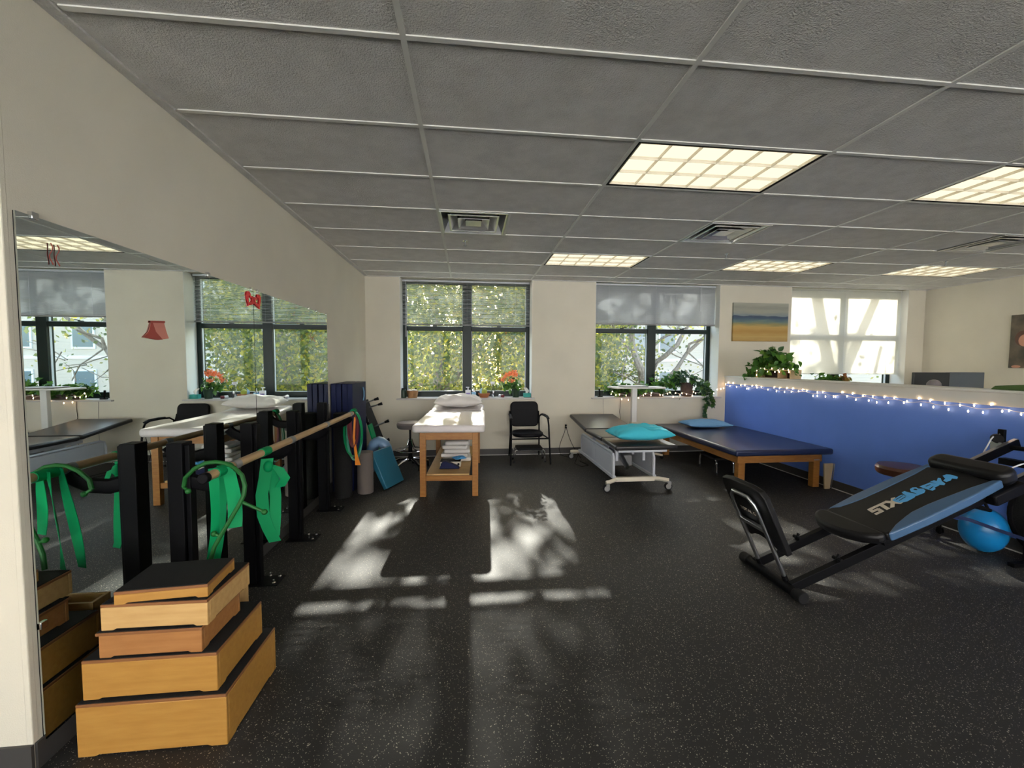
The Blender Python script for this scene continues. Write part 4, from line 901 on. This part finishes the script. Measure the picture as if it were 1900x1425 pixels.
# pothos on the half wall
t = thing('pothos_planter', 'bushy green pothos spilling over an open tan planter box on the half wall', 'potted plant', (4.33, 5.33, 1.246))
G().box(-.08, .08, -.33, .33, .105, .118).box(-.08, .08, -.33, -.315, 0, .105).box(-.08, .08, .315, .33, 0, .105).box(-.08, .08, -.11, -.10, 0, .105).obj('box_frame', 'tan', t, bevel=.002)
G().box(.06, .078, -.315, .315, 0, .105).obj('back_panel', 'inside', t); G().lathe([(.05, .118), (.06, .19)], (0, .1, 0), 20).obj('pot', 'terracotta', t)
bush('foliage', t, 'plant', [((0, .12, .26), (.12, .26, .09)), ((-.02, .10, .34), (.10, .16, .07)), ((-.02, .38, .12), (.10, .15, .10)), ((-.04, .48, .03), (.07, .12, .05)), ((0, -.12, .2), (.10, .16, .06)), ((0, .28, .2), (.12, .14, .09))], 420, .10, False, .1)
for pth in ([(-.03, -.1, .2), (-.09, -.2, .13), (-.1, -.24, .06)], [(-.05, .1, .2), (-.1, .08, .12), (-.1, .05, .05)], [(-.03, -.2, .2), (-.06, -.35, .12), (-.06, -.42, .04)]): vine(t, 'plant', pth, 7, .07, False)
t = thing('potted_plant', 'leafy green and reddish plant on the sill under the closed white blind', 'potted plant', (6.05, 6.37, SILL + .003))
G().lathe([(.06, 0), (.08, .14), (.085, .15), (.02, .14)], n=20).obj('pot', 'terracotta', t)
bush('foliage', t, 'plant', [((0, 0, .28), (.22, .04, .08)), ((.2, 0, .25), (.15, .03, .06))], 130, .09, False, .1); bush('red_leaves', t, 'redleaf', [((.35, 0, .30), (.10, .05, .05))], 40, .08, False, .1)
# ------------------------------------------------------------ sill things, window 1
zs = SILL + .003; ys = YW + .07
t = thing('dark_canister', 'dark green lidded canister at the left end of the flower sill', 'canister', (-.99, ys, zs)); G().lathe([(.045, 0), (.048, .01), (.048, .10), (.035, .125)], n=20).obj('body', 'darkpot', t); G().lathe([(.026, .125), (.026, .145), (.01, .148)], n=16).obj('lid', 'black', t)
t = thing('wicker_basket', 'round wicker basket with white tissues beside the dark canister', 'basket', (-.85, ys - .01, zs)); G().lathe([(.068, 0), (.078, .05), (.088, .105), (.09, .11), (.083, .11), (.075, .06), (.02, .05)], n=28).obj('basket_body', 'wicker', t)
g = G()
for k in range(6): g.ball((.045 * math.cos(k), .045 * math.sin(k * 1.3), .105 + .008 * (k % 2)), .035, 1, 1, .5, n=10)
g.obj('tissues', 'linen', t)
G().tube(arc((-.04, 0, .12), .022, 0, 180, 8), .003, 6).ball((.05, 0, .14), .014, n=8).obj('pens', 'black', t)
t = thing('goniometer', 'small silver and white hinged measuring tool lying on the flower sill', 'tool', (-.255, ys, zs)); G().box(-.11, .11, -.012, .012, .02, .026, rot(8, 'Y')).obj('arm', 'chrome', t); G().box(-.10, .10, -.02, .02, 0, .008).obj('arm', 'black', t); G().lathe([(.026, -.008), (.026, .008)], n=20, X=T(-.09, 0, .026) @ rot(90, 'X')).obj('dial', 'plastic_w', t)
t = thing('pump_bottle', 'white lotion pump bottle with lavender label left of the window mullion', 'bottle', (-.003, ys, zs)); G().box(-.042, .042, -.022, .022, 0, .115).obj('body', 'plastic_w', t, bevel=.008); G().box(-.032, .032, -.0235, -.0222, .05, .072).obj('label', 'lavender', t); G().cyl((0, 0, .115), (0, 0, .15), .008).box(-.035, .02, -.01, .01, .15, .163).obj('pump', 'plastic_w', t, bevel=.003)
t = thing('small_bottle', 'small pale blue bottle beside the lotion pump', 'bottle', (.085, ys, zs)); G().box(-.034, .034, -.02, .02, 0, .085).obj('body', 'plastic_b', t, bevel=.006); G().lathe([(.02, .085), (.009, .11), (.008, .15)], n=14).obj('cap', 'plastic_w', t)
t = thing('clay_bowl', 'terracotta bowl basket on the flower sill holding a green fruit', 'bowl', (.245, ys - .01, zs)); G().lathe([(.06, 0), (.085, .035), (.097, .065), (.09, .067), (.078, .04), (.02, .02)], n=28).obj('bowl_body', 'terracotta', t)
G().ribbon([(-.05, 0, .06), (-.06, .01, .10), (-.03, .01, .145)], (.012, 0, .006), .001).ribbon([(-.03, -.01, .06), (-.055, 0, .13), (-.075, 0, .12)], (.01, 0, .006), .001).obj('wrapper', 'plastic_b', t)
tag(G().ball((0, 0, 0), .045, 1, 1, 1.05, n=20).obj('green_fruit', 'pear', loc=(.25, ys - .012, zs + .088)), 'round green fruit resting in the terracotta bowl', 'fruit')
t = thing('spray_bottle', 'clear plastic spray bottle between fruit bowl and orange flowers', 'bottle', (.39, ys, zs)); G().lathe([(.034, 0), (.036, .01), (.036, .10), (.03, .14), (.014, .19), (.013, .21)], n=20).obj('body', 'clear', t); G().box(-.045, .025, -.012, .012, .21, .245).box(-.03, -.02, -.006, .006, .175, .215).cyl((0, 0, .20), (0, 0, .215), .016).obj('trigger_head', 'plastic_w', t, bevel=.004)
t = thing('small_tube', 'small white and maroon roll lying on the flower sill', 'roll', (.515, ys - .02, zs)); G().cyl((-.03, .03, .024), (.005, -.01, .022), .022, 16).obj('tube', 'plastic_w', t); G().cyl((.004, -.009, .022), (.03, -.04, .022), .0225, 16).obj('cap', 'band_r', t)
t = thing('flower_pot', 'orange kalanchoe flowers in a dark green pot on the sill', 'potted plant', (.745, ys, zs)); G().lathe([(.048, 0), (.052, .02), (.066, .13), (.07, .135), (.062, .135), (.02, .12)], n=24).obj('pot', 'darkpot', t)
bush('leaves', t, 'plant', [((-.06, 0, .22), (.12, .07, .09)), ((-.0, 0, .17), (.10, .06, .05)), ((-.14, 0, .18), (.08, .05, .06))], 110, .062, False, .1)
g = G()
for c, r, n in (((-.10, -.02, .36), .05, 60), ((-.02, -.01, .385), .05, 60), ((-.21, -.02, .275), .045, 50), ((-.07, -.07, .26), .038, 44), ((-.16, -.01, .33), .04, 40), ((.0, .02, .34), .05, 30)):
    for k in range(n):
        p = Vector(c) + Vector((random.gauss(0, .5) * r, random.gauss(0, .5) * r, random.gauss(0, .35) * r)); d = rv() + Vector((0, -.6, .5)); leaf(g, p, d, Vector((0, -1, .5)) + rv(.6), .022, .022)
g.obj('blossoms', 'orangefl', t)
g = G()
for a in ((-.10, -.02, .34), (-.02, 0, .36), (-.2, -.02, .26), (-.07, -.06, .24)): g.tube([(0, 0, .13), (a[0] * .6, a[1] * .6, a[2] * .7), a], .003, 6)
g.obj('stems', 'stem', t)
t = thing('tissue_box', 'turquoise tissue box at the right end of the flower sill', 'tissue box', (.93, ys, zs)); G().box(-.062, .05, -.04, .04, 0, .062).obj('carton', 'tissue', t, bevel=.003); G().ribbon([(-.01, 0, .058), (-.0, 0, .10), (-.03, 0, .135), (-.06, 0, .15)], [(.018, .01, 0), (.03, .01, 0), (.022, .01, .01), (.006, 0, .006)], .0012).obj('tissue', 'linen', t)
t = thing('cordless_phone', 'small black cordless phone at the left end of the ivy sill', 'phone', (2.10, YW + .03, zs)); G().box(-.035, .04, -.03, .03, 0, .018).obj('base', 'black', t, bevel=.006); G().box(-.012, .012, -.008, .01, .015, .13, rot(-6, 'Y')).obj('handset', 'black', t, bevel=.005)

# ------------------------------------------------------------ string lights
def lights(name, label, pts, wire):
    t = thing(name, label, 'string lights'); G().tube(wire, .0022, 5).obj('wire', 'plastic_w', t)
    b0 = None
    for p in pts:
        if b0 is None: b0 = G().lathe([(.0012, -.010), (.0038, -.005), (.0044, 0), (.0036, .006), (.001, .011)], n=8).obj('bulb', 'bulb', t); b = b0
        else: b = b0.copy(); S.collection.objects.link(b); b.parent = t
        b.location = p
K1 = [(6.277, 1.105), (6.212, 1.136), (6.166, 1.083), (6.092, 1.134), (5.998, 1.08), (5.899, 1.112), (5.813, 1.117), (5.761, 1.068), (5.723, 1.071), (5.651, 1.113), (5.562, 1.123), (5.542, 1.095), (5.456, 1.112), (5.321, 1.084), (5.21, 1.12), (5.16, 1.072), (5.108, 1.117), (5.018, 1.07), (4.983, 1.123), (4.904, 1.083), (4.883, 1.124), (4.786, 1.098), (4.725, 1.119), (4.66, 1.113), (4.563, 1.055), (4.505, 1.103), (4.503, 1.06), (4.429, 1.109), (4.389, 1.062), (4.283, 1.07), (4.257, 1.071), (4.178, 1.127), (4.114, 1.088), (4.051, 1.122), (4.008, 1.06), (3.931, 1.109), (3.864, 1.064), (3.822, 1.107), (3.779, 1.054), (3.704, 1.114), (3.662, 1.061), (3.607, 1.113), (3.515, 1.075), (3.488, 1.091), (3.387, 1.129), (3.365, 1.071), (3.29, 1.118), (3.262, 1.061), (3.175, 1.103), (3.144, 1.052), (3.062, 1.098), (3.002, 1.055), (2.964, 1.108), (2.902, 1.056), (2.853, 1.127), (2.782, 1.08), (2.742, 1.089), (2.67, 1.071)]
xk = HX - .030
wr = [(xk + .012, 6.30, 1.095)]
y = 6.25
while y > 2.5: wr.append((xk + .012, y, 1.091 + .010 * math.sin(y * 23))); y -= .06
lights('string_lights', 'string of warm fairy lights taped along the top of the blue half wall', [(xk, a, b) for a, b in K1], wr)
K2 = [(2.255, 0.951), (2.271, 0.994), (2.33, 0.939), (2.39, 0.945), (2.5, 0.931), (2.428, 0.87), (2.538, 0.859), (2.707, 0.889), (2.785, 0.93), (2.819, 0.957), (2.911, 0.929), (2.918, 0.967), (3.065, 0.936), (3.111, 0.931), (3.191, 0.954), (3.229, 0.974), (3.288, 0.905), (3.326, 0.966), (3.403, 0.935), (3.434, 0.962), (3.512, 0.945), (3.615, 0.923), (3.631, 0.984), (3.667, 0.961), (3.978, 0.957), (4.038, 1.021), (4.10, 1.03), (4.15, 1.04)]
lights('string_lights', 'string of warm fairy lights draped along the ivy window sill', [(a, 6.262, b) for a, b in K2], [(a, 6.268, b + .012) for a, b in K2])
K3 = [(.30, .10), (.30, .03), (.22, .128), (.14, .13), (.08, .085), (.0, .132), (-.06, .085), (-.12, .11), (-.14, .088), (-.21, .125), (-.30, .118), (-.31, .09), (-.38, .128)]
lights('string_lights', 'short string of warm fairy lights looped over the planter on the half wall', [(4.243, 5.33 + a, 1.246 + b) for a, b in K3], [(4.247, 5.33 + a, 1.254 + b) for a, b in K3])

# ------------------------------------------------------------ outdoors
random.seed(11)
struct(G().box(-60, 80, 6.9, 120, -4.2, -4.0).box(-60, 80, -70, -3.9, -4.2, -4.0).obj('ground', 'ground', smooth=False))
struct(G().box(-40, 50, -28, -20, -4, 9).obj('backdrop_bounce_facade', 'facade', smooth=False))  # unseen pale block added behind the camera to bounce sunlight indoors
t = thing('apartment_building', 'pale sided apartment building beyond the trees', 'building', (0, 28, -4))
G().box(3, 34, 0, 10, 0, 13).obj('wall', 'siding', t, smooth=False)
G().box(2.6, 34.4, -.4, 10.4, 13, 13.4).obj('roof', 'roofing', t); G().box(3, 34, -.05, 0, 5.55, 5.75).obj('band_board', 'trimw', t)
for x0, x1, z0, z1 in [(9.6, 10.7, 3.4, 4.7)] + [(q, q + 1.1, a, a + 1.4) for q in (4.6, 7.2, 13.6, 17, 20, 23.5) for a in (3.4, 6.3, 9.4)] + [(11.4, 12.5, 6.3, 7.7)]:
    f = G().box(x0 - .12, x1 + .12, -.08, -.01, z0 - .12, z1 + .12).obj('window', 'trimw', t); G().box(x0, x1, -.10, -.06, z0, z1).obj('pane', 'winglass', f)
t = thing('brick_house', 'reddish house partly hidden behind the dense tree', 'building', (0, 34, -4))
G().box(-26, 0, 0, 8, 0, 6.2).obj('wall', 'brick', t, smooth=False); G().box(-26.4, .4, -.4, 8.4, 6.2, 6.5).obj('roof', 'roofing', t)
# which sun rays stay open: shadow position on the floor plane
OPEN = [(-.92, 3.63, .07, .13, 1), (-.75, 3.72, .07, .12, .8), (-.64, 3.39, .07, .13, .85), (-.77, 3.35, .06, .14, .8), (-.82, 3.08, .13, .19, 1), (-.68, 2.98, .09, .16, 1), (-.81, 2.77, .10, .06, .8), (-.63, 2.80, .12, .12, 1), (-.90, 3.35, .03, .1, .5), (-.58, 4.28, .06, .08, .9),
        (.24, 3.85, .13, .32, 1), (.38, 3.42, .24, .26, 1), (.22, 3.20, .15, .5, 1), (.32, 3.0, .18, .22, 1), (.40, 2.80, .26, .12, 1), (.20, 2.74, .12, .1, .85), (.55, 3.72, .08, .14, .95), (.60, 3.45, .07, .1, .5), (.74, 3.36, .07, .14, .75), (.87, 3.38, .05, .14, .75), (.86, 3.73, .07, .16, 1), (.76, 3.78, .05, .14, .8), (.63, 3.0, .1, .1, .4), (.94, 2.95, .03, .12, .8), (.42, 4.36, .09, .05, 1), (.85, 4.24, .09, .13, 1), (.24, 4.22, .04, .05, .7),
        (-.90, 2.44, .10, .09, 1), (-.64, 2.46, .09, .05, .55), (-.30, 2.47, .12, .10, 1), (-.15, 2.46, .06, .07, .9), (.16, 2.46, .16, .10, 1), (.53, 2.47, .07, .05, .75), (.88, 2.50, .06, .05, 1), (-.17, 2.71, .2, .03, .8),
        (-.35, 2.22, .35, .02, .5), (-.75, 2.20, .12, .02, .6), (.2, 2.20, .16, .02, 1), (.5, 2.16, .10, .01, .7), (-.3, 2.03, .4, .01, .5), (.15, 2.02, .2, .02, 1), (.45, 2.0, .1, .01, .6), (-.4, 1.86, .35, .01, .4), (.12, 1.85, .18, .02, 1), (-.2, 1.68, .3, .01, .4), (.1, 1.66, .16, .02, .9), (-.25, 1.5, .25, .01, .3), (.1, 1.48, .14, .02, .9), (.08, 1.3, .14, .02, .8),
        (-.40, 3.45, .16, .22, .97), (-.15, 3.80, .14, .18, .9), (.08, 3.55, .10, .6, 1), (-.42, 4.15, .16, .2, .9), (-.15, 4.5, .22, .16, .9), (-.48, 2.95, .12, .14, .9), (-.15, 3.1, .14, .10, .7),
        (2.31, 2.95, .10, .14, .95), (2.30, 2.70, .1, .08, .95), (2.36, 3.35, .10, .10, .5), (2.64, 2.86, .16, .05, .9), (2.82, 3.19, .16, .05, .95), (2.25, 2.5, .1, .04, .9), (2.21, 2.36, .1, .03, 1), (2.95, 3.5, .1, .06, .6), (2.93, 2.43, .14, .05, .6), (3.17, 2.76, .18, .03, .9), (3.15, 3.03, .2, .05, .9), (3.32, 2.45, .12, .06, .7), (3.6, 2.46, .15, .07, .7), (3.86, 2.98, .16, .06, 1), (3.98, 2.84, .12, .06, 1), (2.6, 2.42, .12, .04, .7), (2.9, 2.2, .12, .04, .5), (2.62, 4.18, .06, .05, 1), (3.3, 4.0, .2, .25, .85),
        (2.6, 5.2, .3, .3, .7), (3.4, 5.4, .35, .3, .55), (3.75, 4.5, .2, .3, .6), (2.2, 6.4, .3, .4, .7), (3.0, 6.6, .3, .5, .7),
        (2.2, 1.6, .10, .2, .95), (3.0, 1.35, .08, .16, .95), (3.5, 1.7, .09, .12, .9), (2.6, 1.9, .07, .1, .7), (3.7, 1.2, .1, .1, .7), (3.3, 1.05, .07, .08, .8), (2.75, 1.05, .07, .1, .8), (2.15, 1.1, .08, .1, .8), (3.15, 2.0, .08, .1, .8),
        (6.0, 1.2, .5, 1.2, .95), (6.9, 1.0, .5, 1.6, .97), (5.6, 3.4, .4, 1.2, .96), (6.9, 3.2, .38, .8, .8), (5.5, 1.0, .3, .9, .95), (6.1, 5, .5, .8, .9), (7.3, 2.2, .3, .7, .9), (6.2, 2.9, .14, .5, .5)]
DX, DZ = SUN_D.x / SUN_D.y, SUN_D.z / SUN_D.y     # per unit of y
def blocked_ok(p):
    s = p.z / DZ; fx, fy = p.x - DX * s, p.y - s
    for cx, cy_, rx, ry, pr_ in OPEN:
        e = ((fx - cx) / (rx + .05)) ** 2 + ((fy - cy_) / (ry + .06)) ** 2
        if e < 1 and random.random() < pr_ * 1.02: return False
    return True
def quad(g, p, L):
    a = Vector((random.gauss(0, 1), random.gauss(0, 1), random.gauss(0, 1))).normalized(); b = a.orthogonal().normalized(); b = Matrix.Rotation(random.random() * 6.28, 3, a) @ b; c = a.cross(b)
    vs = [g.b.verts.new(p + q) for q in (b * L * -.5, c * L * .36 + b * L * .02, b * L * .55, c * L * -.36 + b * L * .02)]
    g.b.faces.new(vs)
def tree(label, crown, branches, m='treeleaf', loc=(0, 0, 0), extra=None):
    t = thing('leafy_tree', label, 'tree', loc)
    g = G()
    for pts, r in branches: g.tube(pts, r, 8)
    g.obj('trunk', 'bark', t)
    g = G()
    for f in crown: f(g)
    g.obj('foliage', m, t, smooth=False)
    if extra: g = G(); extra(g); g.obj('red_foliage', 'redleaf', t, smooth=False)
    return t
def cloud(n, x0, x1, y0, y1, z0, z1, L, chk=True, dens=None):
    def f(g):
        k = 0; tries = 0
        while k < n and tries < n * 12:
            tries += 1
            p = Vector((random.uniform(x0, x1), random.uniform(y0, y1), random.uniform(z0, z1)))
            if dens is not None and noise.noise(p * dens[0]) < dens[1]: continue
            if chk and not blocked_ok(p): continue
            quad(g, p, L * random.uniform(.7, 1.3)); k += 1
    return f
def blocker(n, fx0, fx1, fy0, fy1, ya, yb, L):      # leaves added mostly above the view, gapped to shape the indoor sun patches
    def f(g):
        k = 0
        while k < n:
            fx, fy = random.uniform(fx0, fx1), random.uniform(fy0, fy1); y = random.uniform(ya, yb); z = (y - fy) * DZ
            p = Vector((fx + DX * (y - fy), y, z)); k += 1
            if blocked_ok(p): quad(g, p, L * random.uniform(.8, 1.2))
    return f
tree('dense yellow-green tree filling the view behind the flower window', [cloud(16000, -4.5, 5.4, 13.5, 16.0, -3, 4.6, .15, True, (.55, -.12)), cloud(20000, -6.5, 6.8, 17, 20, -4, 7.4, .26, False), cloud(3500, 4.9, 6.6, 13.0, 16, -1.5, 3.6, .11, True, (.7, 0)), blocker(11000, -1.9, 1.75, -1.2, 8.6, 10.5, 13.5, .125)],
     [([(-1.5, 15, -4), (-1.2, 15, -1), (-1.0, 15, 2), (-1.5, 14.6, 5)], [.25, .2, .16, .08]), ([(-1.1, 15, 0), (0, 15, 1.5), (1.2, 14.6, 3)], [.12, .08, .04]), ([(3.3, 15.5, -4), (3.2, 15.4, 0), (3.8, 15.2, 4)], [.2, .15, .08]), ([(-1.2, 15, -1), (-2.4, 15, .8), (-3.1, 15, 2.2)], [.1, .07, .03])],
     extra=lambda g: (cloud(420, 1.0, 2.4, 13.2, 13.6, 2.0, 3.6, .12, True, (1.2, 0))(g), cloud(160, -.5, .6, 13.2, 13.6, 2.8, 3.8, .11)(g)))
B = []
for pth, r in (([(5.75, -4), (5.7, -1.5), (5.547, .801), (5.426, 1.191), (5.236, 1.665), (5.206, 2.009), (5.153, 2.437), (5.1, 3.6), (5.4, 5.5)], .15), ([(5.211, 1.794), (5.029, 1.965), (4.733, 2.325), (4.3, 3)], .05), ([(5.62, .3), (5.918, 1.409), (6.208, 1.649), (6.586, 2.021), (6.919, 2.415), (7.4, 3.3)], .10), ([(5.8, 1.3), (5.905, 1.972), (6.125, 2.233), (6.574, 2.497), (7, 3.2)], .06),
               ([(5.7, -1), (6.1, .5), (6.45, 1.084), (6.606, 1.281), (7.053, 1.763), (7.479, 2.225), (8.2, 3)], .09), ([(7.053, 1.763), (7.113, 2.069), (7.501, 2.269), (8, 2.5)], .05), ([(4.398, 1.211), (5.025, .996), (5.5, .7)], .03), ([(4.85, .6), (4.845, 1.082), (5.014, 1.578), (5.005, 2.007), (5, 3)], .025), ([(5.9, .8), (5.925, 1.105), (6.029, 1.497), (6.206, 1.714)], .04),
               ([(6.5, 1.75), (6.71, 1.674), (7.177, 1.458), (7.505, 1.371), (8.1, 1.3)], .022), ([(7.075, 1.807), (7.312, 1.59), (7.506, 1.327), (7.9, .9)], .025), ([(5.6, .9), (6.3, .95), (7, 1.0), (7.6, 1.25)], .02)):
    n_ = len(pth); B.append(([(a, 12.5 + .15 * math.sin(i * 1.7 + a), b) for i, (a, b) in enumerate(pth)], [r * (1 - .55 * i / n_) for i in range(n_)]))
random.seed(21)
for k in range(46):
    x, z = random.uniform(4.6, 13), random.uniform(-.2, 3.2); a = random.uniform(-1.1, 1.1); L = random.uniform(.5, 1.3); y = random.uniform(12.2, 13.6)
    B.append(([(x, y, z), (x + L * .5 * math.cos(a), y + .1, z + L * .5 * math.sin(a) + .05), (x + L * math.cos(a), y, z + L * math.sin(a))], [.018, .012, .005]))
tree('mostly bare branching tree outside the ivy window', [cloud(260, 4.3, 13, 12.0, 13.4, .5, 3.4, .09, True, (1.1, .12)), blocker(7000, 1.75, 4.6, -1.2, 8.6, 10.5, 13.5, .125)], B)
tree('tree with a thick forked trunk outside the closed blind', [blocker(1600, 4.9, 8.2, -.5, 7.5, 10.5, 13.5, .12), cloud(700, 13, 18, 13, 16, -1, 3.6, .12, True, (.7, 0))],
     [([(6.35, 9.4, -4), (6.35, 9.4, 0), (6.30, 9.4, 1.9), (6.2, 9.4, 2.9), (5.9, 9.4, 4.2), (5.4, 9.4, 5.5)], [.17, .15, .14, .12, .1, .06]), ([(6.3, 9.4, 2.2), (6.75, 9.4, 3.3), (7.3, 9.4, 4.6), (7.8, 9.4, 5.5)], [.1, .09, .07, .04]), ([(6.35, 9.4, 1.2), (7.0, 9.4, 2.2), (7.2, 9.4, 3.2)], [.06, .05, .03])])
